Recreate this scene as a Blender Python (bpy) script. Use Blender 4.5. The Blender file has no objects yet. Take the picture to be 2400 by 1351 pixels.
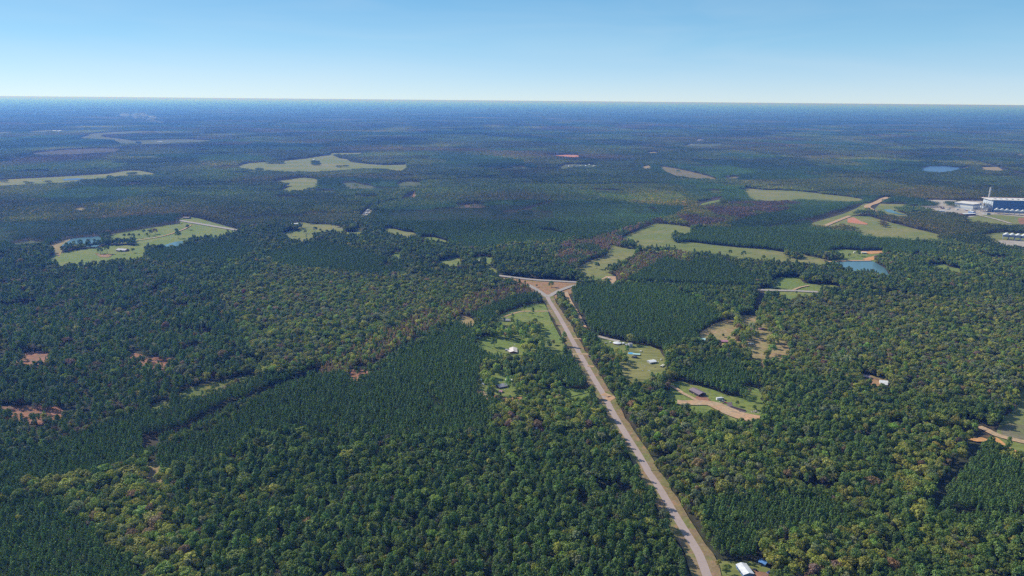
import bpy, bmesh, math, random
import numpy as np
from mathutils import Matrix, Vector

# ------------------------------------------------------------------ camera, sky, sun, exposure
SC = bpy.context.scene
W0, H0, F0 = 2400.0, 1351.0, 1714.0
CAMH = 330.0
PITCH = math.radians(14.37)
ROLL = math.radians(0.51)
cam_d = bpy.data.cameras.new("camera")
cam_d.sensor_width = 36.0
cam_d.lens = 36.0 * F0 / W0
cam_d.clip_start = 1.0
cam_d.clip_end = 1200000.0
cam = bpy.data.objects.new("camera", cam_d)
SC.collection.objects.link(cam)
CR0 = np.array([1.0, 0, 0]); CU0 = np.array([0, math.sin(PITCH), math.cos(PITCH)]); CF = np.array([0, math.cos(PITCH), -math.sin(PITCH)])
CR = math.cos(ROLL) * CR0 + math.sin(ROLL) * CU0
CU = -math.sin(ROLL) * CR0 + math.cos(ROLL) * CU0
M = Matrix(((CR[0], CU[0], -CF[0], 0), (CR[1], CU[1], -CF[1], 0), (CR[2], CU[2], -CF[2], CAMH), (0, 0, 0, 1)))
cam.matrix_world = M
SC.camera = cam

SUN_EL = math.radians(38.0)
SUN_AZ = math.radians(-60.0)          # clockwise from +Y (the view); negative = to the left
world = bpy.data.worlds.new("World")
SC.world = world
world.use_nodes = True
wn = world.node_tree
bg = wn.nodes["Background"]
sky = wn.nodes.new("ShaderNodeTexSky")
sky.sky_type = 'NISHITA'
sky.sun_disc = False
sky.sun_elevation = SUN_EL
sky.sun_rotation = SUN_AZ
sky.altitude = 330.0
sky.air_density = 0.6
sky.dust_density = 0.0
sky.ozone_density = 3.0
tc = wn.nodes.new("ShaderNodeTexCoord"); sx = wn.nodes.new("ShaderNodeSeparateXYZ"); rp = wn.nodes.new("ShaderNodeValToRGB")
wn.links.new(tc.outputs["Generated"], sx.inputs[0]); wn.links.new(sx.outputs[2], rp.inputs[0])
el = rp.color_ramp.elements
el[0].position = 0.0; el[0].color = (0.72, 0.80, 0.88, 1); el[1].position = 1.0; el[1].color = (0.21, 0.35, 0.56, 1)
for ps, cl in ((0.03, (0.54, 0.74, 0.90)), (0.07, (0.34, 0.66, 0.88)), (0.12, (0.22, 0.55, 0.83)), (0.20, (0.17, 0.42, 0.70)), (0.40, (0.20, 0.37, 0.60))):
    q = el.new(ps); q.color = (*cl, 1)
gain = wn.nodes.new("ShaderNodeVectorMath"); gain.operation = 'SCALE'; gain.inputs["Scale"].default_value = 10.0
wn.links.new(rp.outputs[0], gain.inputs[0])
tn = wn.nodes.new("ShaderNodeVectorMath"); tn.operation = 'MULTIPLY'; tn.inputs[1].default_value = (0.94, 1.12, 1.19)
wn.links.new(sky.outputs[0], tn.inputs[0])
smx = wn.nodes.new("ShaderNodeMix"); smx.data_type = 'VECTOR'; smx.inputs[0].default_value = 0.6
wn.links.new(tn.outputs[0], smx.inputs[4]); wn.links.new(gain.outputs[0], smx.inputs[5])
mpg = wn.nodes.new("ShaderNodeMapping"); mpg.inputs["Scale"].default_value = (1.2, 1.2, 9.0)
cn = wn.nodes.new("ShaderNodeTexNoise"); cn.inputs["Scale"].default_value = 2.2; cn.inputs["Detail"].default_value = 6; cn.inputs["Distortion"].default_value = 0.6
crr = wn.nodes.new("ShaderNodeMapRange"); crr.inputs[1].default_value = 0.40; crr.inputs[2].default_value = 0.8; crr.inputs[3].default_value = 0.0; crr.inputs[4].default_value = 0.18
wn.links.new(tc.outputs["Generated"], mpg.inputs[0]); wn.links.new(mpg.outputs[0], cn.inputs[0]); wn.links.new(cn.outputs[0], crr.inputs[0])
cm = wn.nodes.new("ShaderNodeMix"); cm.data_type = 'VECTOR'; cm.inputs[5].default_value = (7.6, 8.4, 9.0)
wn.links.new(crr.outputs[0], cm.inputs[0]); wn.links.new(smx.outputs[1], cm.inputs[4]); wn.links.new(cm.outputs[1], bg.inputs[0])
bg.inputs[1].default_value = 0.10
sd = bpy.data.lights.new("sun", 'SUN')
sd.energy = 4.6
sd.angle = math.radians(0.5)
sd.color = (1.0, 0.955, 0.90)
sun = bpy.data.objects.new("sun", sd)
SC.collection.objects.link(sun)
sdir = Vector((math.sin(SUN_AZ) * math.cos(SUN_EL), math.cos(SUN_AZ) * math.cos(SUN_EL), math.sin(SUN_EL)))
sun.rotation_euler = sdir.to_track_quat('Z', 'Y').to_euler()
SC.view_settings.view_transform = 'Standard'
SC.view_settings.look = 'None'
SC.view_settings.exposure = 0.0
SC.view_settings.gamma = 1.0
SC.view_settings.use_curve_mapping = False
SC.cycles.max_bounces = 5
SC.cycles.diffuse_bounces = 2
SC.cycles.transmission_bounces = 2
SC.cycles.volume_bounces = 0
SC.cycles.use_denoising = False
SC.cycles.filter_width = 1.4
SC.render.filter_size = 1.15

rng = np.random.default_rng(7)
RND = random.Random(11)

# ------------------------------------------------------------------ photograph pixel -> place on the land
def ray(u, v):
    cx = (np.asarray(u, float) - W0 / 2) / F0
    cy = -(np.asarray(v, float) - H0 / 2) / F0
    return np.stack([CF[i] + cx * CR[i] + cy * CU[i] for i in range(3)], -1)

def G(u, v, z=0.0):
    d = ray(u, v)
    t = (z - CAMH) / d[..., 2]
    return np.stack([d[..., 0] * t, d[..., 1] * t], -1)

def project(x, y, z):
    px, py, pz = x, y, z - CAMH
    a = px * CR[0] + py * CR[1] + pz * CR[2]
    b = px * CU[0] + py * CU[1] + pz * CU[2]
    c = px * CF[0] + py * CF[1] + pz * CF[2]
    return W0 / 2 + F0 * a / c, H0 / 2 - F0 * b / c

def Z(ox, oy, pts, k=2384 / 600):
    return [(ox + x / k, oy + y / k) for x, y in pts]

def pip(px, py, poly):
    px = np.asarray(px, float); py = np.asarray(py, float)
    inside = np.zeros(px.shape, bool)
    n = len(poly)
    for i in range(n):
        x1, y1 = poly[i]; x2, y2 = poly[(i + 1) % n]
        if y1 == y2:
            continue
        c = ((y1 > py) != (y2 > py)) & (px < (x2 - x1) * (py - y1) / (y2 - y1) + x1)
        inside ^= c
    return inside

TREE_H = 11.0
def ground_poly(pts, shift=True, z=0.0):
    """outline seen in the photograph -> outline on the land; its near side is hidden by the tree tops in front of it"""
    pts = [(float(a), float(b)) for a, b in pts]
    dense = []
    n = len(pts)
    for i in range(n):
        a = pts[i]; b = pts[(i + 1) % n]
        L = math.hypot(a[0] - b[0], a[1] - b[1]); m = max(1, int(L / 9))
        for k in range(m):
            dense.append((a[0] + (b[0] - a[0]) * k / m, a[1] + (b[1] - a[1]) * k / m))
    arr = np.array(dense)
    out = []
    up = pip(arr[:, 0], arr[:, 1] - 0.7, pts); dn = pip(arr[:, 0], arr[:, 1] + 0.7, pts)
    for i, (u, v) in enumerate(dense):
        h = 0.0
        if shift:
            if up[i] and not dn[i]:
                h = TREE_H
            elif not up[i] and not dn[i]:
                h = TREE_H * 0.5
        out.append(tuple(G(u, v, z + h)))
    return out

# ------------------------------------------------------------------ materials
def new_mat(name):
    m = bpy.data.materials.new(name); m.use_nodes = True
    nt = m.node_tree
    return m, nt, nt.nodes["Principled BSDF"]

def plain(name, col, rough=0.7, metal=0.0, noise=0.15, scale=0.6):
    m, nt, b = new_mat(name)
    b.inputs["Roughness"].default_value = rough
    b.inputs["Metallic"].default_value = metal
    tc = nt.nodes.new("ShaderNodeTexCoord"); no = nt.nodes.new("ShaderNodeTexNoise")
    no.inputs["Scale"].default_value = scale; no.inputs["Detail"].default_value = 3
    nt.links.new(tc.outputs["Object"], no.inputs["Vector"])
    mr = nt.nodes.new("ShaderNodeMapRange")
    mr.inputs[3].default_value = 1 - noise * 2; mr.inputs[4].default_value = 1 + noise * 2
    nt.links.new(no.outputs[0], mr.inputs[0])
    mx = nt.nodes.new("ShaderNodeVectorMath"); mx.operation = 'SCALE'
    mx.inputs[0].default_value = col[:3]
    nt.links.new(mr.outputs[0], mx.inputs["Scale"])
    nt.links.new(mx.outputs[0], b.inputs["Base Color"])
    return m

def soil(name, c1, c2, c3=None, s1=0.02, s2=0.25, stretch=(1, 1, 1), t=(0.42, 0.62), fa=0.2):
    """land cover: two or three colours in ragged patches"""
    m, nt, b = new_mat(name)
    b.inputs["Roughness"].default_value = 0.95
    b.inputs["Specular IOR Level"].default_value = 0.1
    ge = nt.nodes.new("ShaderNodeNewGeometry"); mp = nt.nodes.new("ShaderNodeMapping")
    mp.inputs["Scale"].default_value = stretch
    nt.links.new(ge.outputs["Position"], mp.inputs["Vector"])
    def nz(s, d):
        n = nt.nodes.new("ShaderNodeTexNoise"); n.inputs["Scale"].default_value = s; n.inputs["Detail"].default_value = d
        n.inputs["Roughness"].default_value = 0.65
        nt.links.new(mp.outputs[0], n.inputs["Vector"]); return n
    def rmp(n, a, z):
        r = nt.nodes.new("ShaderNodeMapRange"); r.inputs[1].default_value = a; r.inputs[2].default_value = z
        r.interpolation_type = 'SMOOTHSTEP'
        nt.links.new(n.outputs[0], r.inputs[0]); return r
    def mix(f, a, z):
        x = nt.nodes.new("ShaderNodeMix"); x.data_type = 'RGBA'
        nt.links.new(f.outputs[0], x.inputs[0])
        for s, i in ((a, 6), (z, 7)):
            if isinstance(s, tuple): x.inputs[i].default_value = (*s, 1)
            else: nt.links.new(s, x.inputs[i])
        return x.outputs[2]
    col = mix(rmp(nz(s1, 6), t[0], t[1]), c1, c2)
    if c3 is not None:
        col = mix(rmp(nz(s1 * 2.7, 5), 0.53, 0.68), col, c3)
    fine = rmp(nz(s2, 3), 0.3, 0.7); fine.inputs[3].default_value = 1 - fa; fine.inputs[4].default_value = 1 + fa
    sc = nt.nodes.new("ShaderNodeVectorMath"); sc.operation = 'SCALE'
    nt.links.new(col, sc.inputs[0]); nt.links.new(fine.outputs[0], sc.inputs["Scale"])
    nt.links.new(sc.outputs[0], b.inputs["Base Color"])
    return m

# foliage: colour of each tree comes with the tree, leaf variation with the leaf
fol = bpy.data.materials.new("foliage"); fol.use_nodes = True
nt = fol.node_tree; nt.nodes.clear()
o_ = nt.nodes.new("ShaderNodeOutputMaterial")
a1 = nt.nodes.new("ShaderNodeAttribute"); a1.attribute_type = 'INSTANCER'; a1.attribute_name = "tint"
a2 = nt.nodes.new("ShaderNodeAttribute"); a2.attribute_type = 'GEOMETRY'; a2.attribute_name = "leafvar"
vm = nt.nodes.new("ShaderNodeVectorMath"); vm.operation = 'MULTIPLY'
nt.links.new(a1.outputs["Vector"], vm.inputs[0]); nt.links.new(a2.outputs["Vector"], vm.inputs[1])
df = nt.nodes.new("ShaderNodeBsdfDiffuse"); tr = nt.nodes.new("ShaderNodeBsdfTranslucent")
ms = nt.nodes.new("ShaderNodeMixShader"); ms.inputs[0].default_value = 0.33
nt.links.new(vm.outputs[0], df.inputs[0]); nt.links.new(vm.outputs[0], tr.inputs[0])
nt.links.new(df.outputs[0], ms.inputs[1]); nt.links.new(tr.outputs[0], ms.inputs[2])
gl = nt.nodes.new("ShaderNodeBsdfGlossy"); gl.inputs["Roughness"].default_value = 0.5; gl.inputs["Color"].default_value = (0.8, 0.9, 1.0, 1)
m2 = nt.nodes.new("ShaderNodeMixShader"); m2.inputs[0].default_value = 0.018
nt.links.new(ms.outputs[0], m2.inputs[1]); nt.links.new(gl.outputs[0], m2.inputs[2]); nt.links.new(m2.outputs[0], o_.inputs[0])

bark = plain("bark", (0.10, 0.075, 0.06), 0.9)

# ------------------------------------------------------------------ object helpers
def link(o, parent=None):
    SC.collection.objects.link(o)
    if parent is not None: o.parent = parent
    return o

def tag(o, label=None, cat=None, group=None, kind=None):
    if label: o["label"] = label
    if cat: o["category"] = cat
    if group: o["group"] = group
    if kind: o["kind"] = kind
    return o

def mesh_obj(name, verts, faces, mat, parent=None):
    me = bpy.data.meshes.new(name); me.from_pydata([tuple(map(float, v)) for v in verts], [], faces); me.update()
    if mat is not None: me.materials.append(mat)
    return link(bpy.data.objects.new(name, me), parent)

def empty(name, loc, rz=0.0):
    o = bpy.data.objects.new(name, None); o.empty_display_size = 2
    o.location = loc; o.rotation_euler = (0, 0, rz)
    return link(o)

LAYER = [0.0]
def sheet(name, poly, mat, z, label, cat="field", kind="structure"):
    bm = bmesh.new()
    LAYER[0] += 0.008
    vs = [bm.verts.new((p[0], p[1], z + LAYER[0])) for p in poly]
    f = bm.faces.new(vs)
    bmesh.ops.triangulate(bm, faces=[f])
    for f in bm.faces:
        if f.normal.z < 0: f.normal_flip()
    me = bpy.data.meshes.new(name); bm.to_mesh(me); bm.free(); me.materials.append(mat)
    o = link(bpy.data.objects.new(name, me))
    return tag(o, label, cat, None, kind)

def ribbon(name, pts, w, mat, z, label, cat="road", px=True, jag=0.0):
    P = [tuple(G(u, v)) for u, v in pts] if px else pts
    # resample smoothly
    Q = []
    n = len(P)
    for i in range(n - 1):
        p0 = P[max(0, i - 1)]; p1 = P[i]; p2 = P[i + 1]; p3 = P[min(n - 1, i + 2)]
        L = math.dist(p1, p2); m = max(2, min(40, int(L / 12)))
        for k in range(m):
            t = k / m
            Q.append(tuple(0.5 * (2 * p1[j] + (p2[j] - p0[j]) * t + (2 * p0[j] - 5 * p1[j] + 4 * p2[j] - p3[j]) * t * t + (3 * p1[j] - p0[j] - 3 * p2[j] + p3[j]) * t ** 3) for j in (0, 1)))
    Q.append(P[-1])
    vs = []; fs = []
    LAYER[0] += 0.008
    r = random.Random(len(Q))
    for i, q in enumerate(Q):
        a = Q[max(0, i - 1)]; b = Q[min(len(Q) - 1, i + 1)]
        d = (b[0] - a[0], b[1] - a[1]); L = math.hypot(*d) or 1
        nx, ny = -d[1] / L, d[0] / L
        j1 = 1 + r.uniform(-jag, jag); j2 = 1 + r.uniform(-jag, jag)
        vs += [(q[0] + nx * w / 2 * j1, q[1] + ny * w / 2 * j1, z + LAYER[0]), (q[0] - nx * w / 2 * j2, q[1] - ny * w / 2 * j2, z + LAYER[0])]
        if i: fs.append((2 * i - 2, 2 * i - 1, 2 * i + 1, 2 * i))
    fs = [tuple(reversed(f)) for f in fs]
    o = mesh_obj(name, vs, fs, mat)
    if o.data.polygons[0].normal.z < 0:
        o.data.flip_normals()
    tag(o, label, cat, None, "structure")
    return Q

# ------------------------------------------------------------------ the land: what grows or lies where
CELL = 5.0
X0, X1, Y0, Y1 = -12000.0, 12000.0, 250.0, 12600.0
NX = int((X1 - X0) / CELL); NY = int((Y1 - Y0) / CELL)
OPEN = np.zeros((NY, NX), bool)
TYPE = np.zeros((NY, NX), np.uint8)

def paint(arr, poly, val):
    P = np.array(poly)
    i0 = max(0, int((P[:, 0].min() - X0) / CELL)); i1 = min(NX, int((P[:, 0].max() - X0) / CELL) + 2)
    j0 = max(0, int((P[:, 1].min() - Y0) / CELL)); j1 = min(NY, int((P[:, 1].max() - Y0) / CELL) + 2)
    if i1 <= i0 or j1 <= j0: return
    xs = X0 + (np.arange(i0, i1) + .5) * CELL; ys = Y0 + (np.arange(j0, j1) + .5) * CELL
    gx, gy = np.meshgrid(xs, ys)
    m = pip(gx, gy, poly)
    arr[j0:j1, i0:i1][m] = val

def paint_line(arr, Q, w, val=True):
    for a, b in zip(Q[:-1], Q[1:]):
        i0 = max(0, int((min(a[0], b[0]) - w - X0) / CELL)); i1 = min(NX, int((max(a[0], b[0]) + w - X0) / CELL) + 2)
        j0 = max(0, int((min(a[1], b[1]) - w - Y0) / CELL)); j1 = min(NY, int((max(a[1], b[1]) + w - Y0) / CELL) + 2)
        if i1 <= i0 or j1 <= j0: continue
        xs = X0 + (np.arange(i0, i1) + .5) * CELL; ys = Y0 + (np.arange(j0, j1) + .5) * CELL
        gx, gy = np.meshgrid(xs, ys)
        dx, dy = b[0] - a[0], b[1] - a[1]; L2 = dx * dx + dy * dy + 1e-9
        t = np.clip(((gx - a[0]) * dx + (gy - a[1]) * dy) / L2, 0, 1)
        m = (gx - a[0] - t * dx) ** 2 + (gy - a[1] - t * dy) ** 2 < (w / 2) ** 2
        arr[j0:j1, i0:i1][m] = val

def look(arr, x, y):
    i = ((x - X0) / CELL).astype(int); j = ((y - Y0) / CELL).astype(int)
    ok = (i >= 0) & (i < NX) & (j >= 0) & (j < NY)
    out = np.zeros(x.shape, arr.dtype)
    out[ok] = arr[j[ok], i[ok]]
    return out

def vnoise(x, y, s, seed=0):
    x = x / s; y = y / s
    xi = np.floor(x).astype(np.int64); yi = np.floor(y).astype(np.int64)
    fx = x - xi; fy = y - yi
    fx = fx * fx * (3 - 2 * fx); fy = fy * fy * (3 - 2 * fy)
    def h(a, b):
        n = (a * 374761393 + b * 668265263 + seed * 1442695041) & 0xffffffff
        n = ((n ^ (n >> 13)) * 1274126177) & 0xffffffff
        return ((n ^ (n >> 16)) & 0xffff) / 65535.0
    return (h(xi, yi) * (1 - fx) + h(xi + 1, yi) * fx) * (1 - fy) + (h(xi, yi + 1) * (1 - fx) + h(xi + 1, yi + 1) * fx) * fy

# -- ground colours
M_floor = soil("forest_floor", (0.055, 0.060, 0.032), (0.085, 0.065, 0.042), (0.040, 0.050, 0.026), 0.006, 0.12)
M_grass = soil("pasture_grass", (0.180, 0.205, 0.056), (0.245, 0.225, 0.080), (0.125, 0.165, 0.046), 0.009, 0.15, (0.4, 1.0, 1.0))
M_green = soil("lush_grass", (0.165, 0.215, 0.050), (0.215, 0.230, 0.062), (0.130, 0.175, 0.042), 0.02, 0.2)
M_tan = soil("dry_grass", (0.33, 0.245, 0.115), (0.27, 0.235, 0.095), (0.38, 0.25, 0.145), 0.02, 0.2)
M_brown = soil("brown_grass", (0.36, 0.20, 0.11), (0.27, 0.20, 0.085), (0.26, 0.15, 0.09), 0.03, 0.2)
M_red = soil("red_clay", (0.36, 0.17, 0.10), (0.25, 0.15, 0.10), (0.15, 0.13, 0.07), 0.03, 0.25)
M_redbare = soil("bare_red_clay", (0.56, 0.21, 0.12), (0.46, 0.25, 0.15), (0.30, 0.24, 0.12), 0.02, 0.2)
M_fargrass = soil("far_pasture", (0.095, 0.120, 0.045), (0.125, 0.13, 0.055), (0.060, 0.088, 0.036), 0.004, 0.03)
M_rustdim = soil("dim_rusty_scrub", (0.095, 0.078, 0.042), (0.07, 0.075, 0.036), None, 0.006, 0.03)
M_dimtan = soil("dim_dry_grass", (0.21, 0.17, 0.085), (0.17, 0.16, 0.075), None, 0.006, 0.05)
M_slope = soil("bare_slope", (0.20, 0.175, 0.11), (0.17, 0.175, 0.075), None, 0.05, 0.4)
M_rust = soil("rusty_scrub", (0.17, 0.10, 0.07), (0.13, 0.10, 0.06), (0.09, 0.09, 0.05), 0.015, 0.2)
M_dirt = soil("dirt_track", (0.46, 0.33, 0.20), (0.52, 0.31, 0.18), (0.38, 0.28, 0.19), 0.05, 0.4)
M_pale = soil("pale_gravel", (0.42, 0.38, 0.33), (0.37, 0.31, 0.26), (0.48, 0.45, 0.41), 0.02, 0.15)
M_sap = soil("sapling_scrub", (0.13, 0.16, 0.045), (0.20, 0.17, 0.05), (0.07, 0.10, 0.035), 0.05, 0.3)
M_road = soil("worn_asphalt", (0.40, 0.315, 0.285), (0.43, 0.337, 0.303), None, 0.03, 0.5, fa=0.05)
M_hwy = soil("pale_asphalt", (0.36, 0.32, 0.29), (0.40, 0.35, 0.31), None, 0.03, 0.5)
M_verge = soil("road_verge", (0.27, 0.195, 0.105), (0.19, 0.19, 0.065), (0.36, 0.21, 0.125), 0.035, 0.35)
M_scrubg = soil("grey_scrub", (0.20, 0.21, 0.075), (0.15, 0.18, 0.06), (0.21, 0.18, 0.10), 0.05, 0.4)
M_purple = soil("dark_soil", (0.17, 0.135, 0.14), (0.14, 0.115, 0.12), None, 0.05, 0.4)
M_orange = soil("orange_clay", (0.62, 0.31, 0.12), (0.52, 0.29, 0.13), None, 0.05, 0.3)

def water_mat(name, col, rough=0.12):
    m, nt, b = new_mat(name)
    b.inputs["Base Color"].default_value = (*col, 1); b.inputs["Roughness"].default_value = rough
    b.inputs["Specular IOR Level"].default_value = 0.22
    ge = nt.nodes.new("ShaderNodeNewGeometry"); no = nt.nodes.new("ShaderNodeTexNoise"); no.inputs["Scale"].default_value = 0.6
    bp = nt.nodes.new("ShaderNodeBump"); bp.inputs["Strength"].default_value = 0.15; bp.inputs["Distance"].default_value = 0.1
    nt.links.new(ge.outputs["Position"], no.inputs["Vector"]); nt.links.new(no.outputs[0], bp.inputs["Height"]); nt.links.new(bp.outputs[0], b.inputs["Normal"])
    return m
M_water = water_mat("pond_water", (0.10, 0.20, 0.24), 0.25)
M_lake = water_mat("lake_water", (0.06, 0.12, 0.26), 0.3)

# ground disc to the horizon
RG = 250000.0
ring = [(RG * math.cos(2 * math.pi * i / 256), RG * math.sin(2 * math.pi * i / 256), 0) for i in range(256)]
g = mesh_obj("ground", [(0, 0, 0)] + ring, [(0, i + 1, (i + 1) % 256 + 1) for i in range(256)], M_floor)
tag(g, "wide flat wooded plain reaching to the horizon", "ground", None, "structure")

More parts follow.
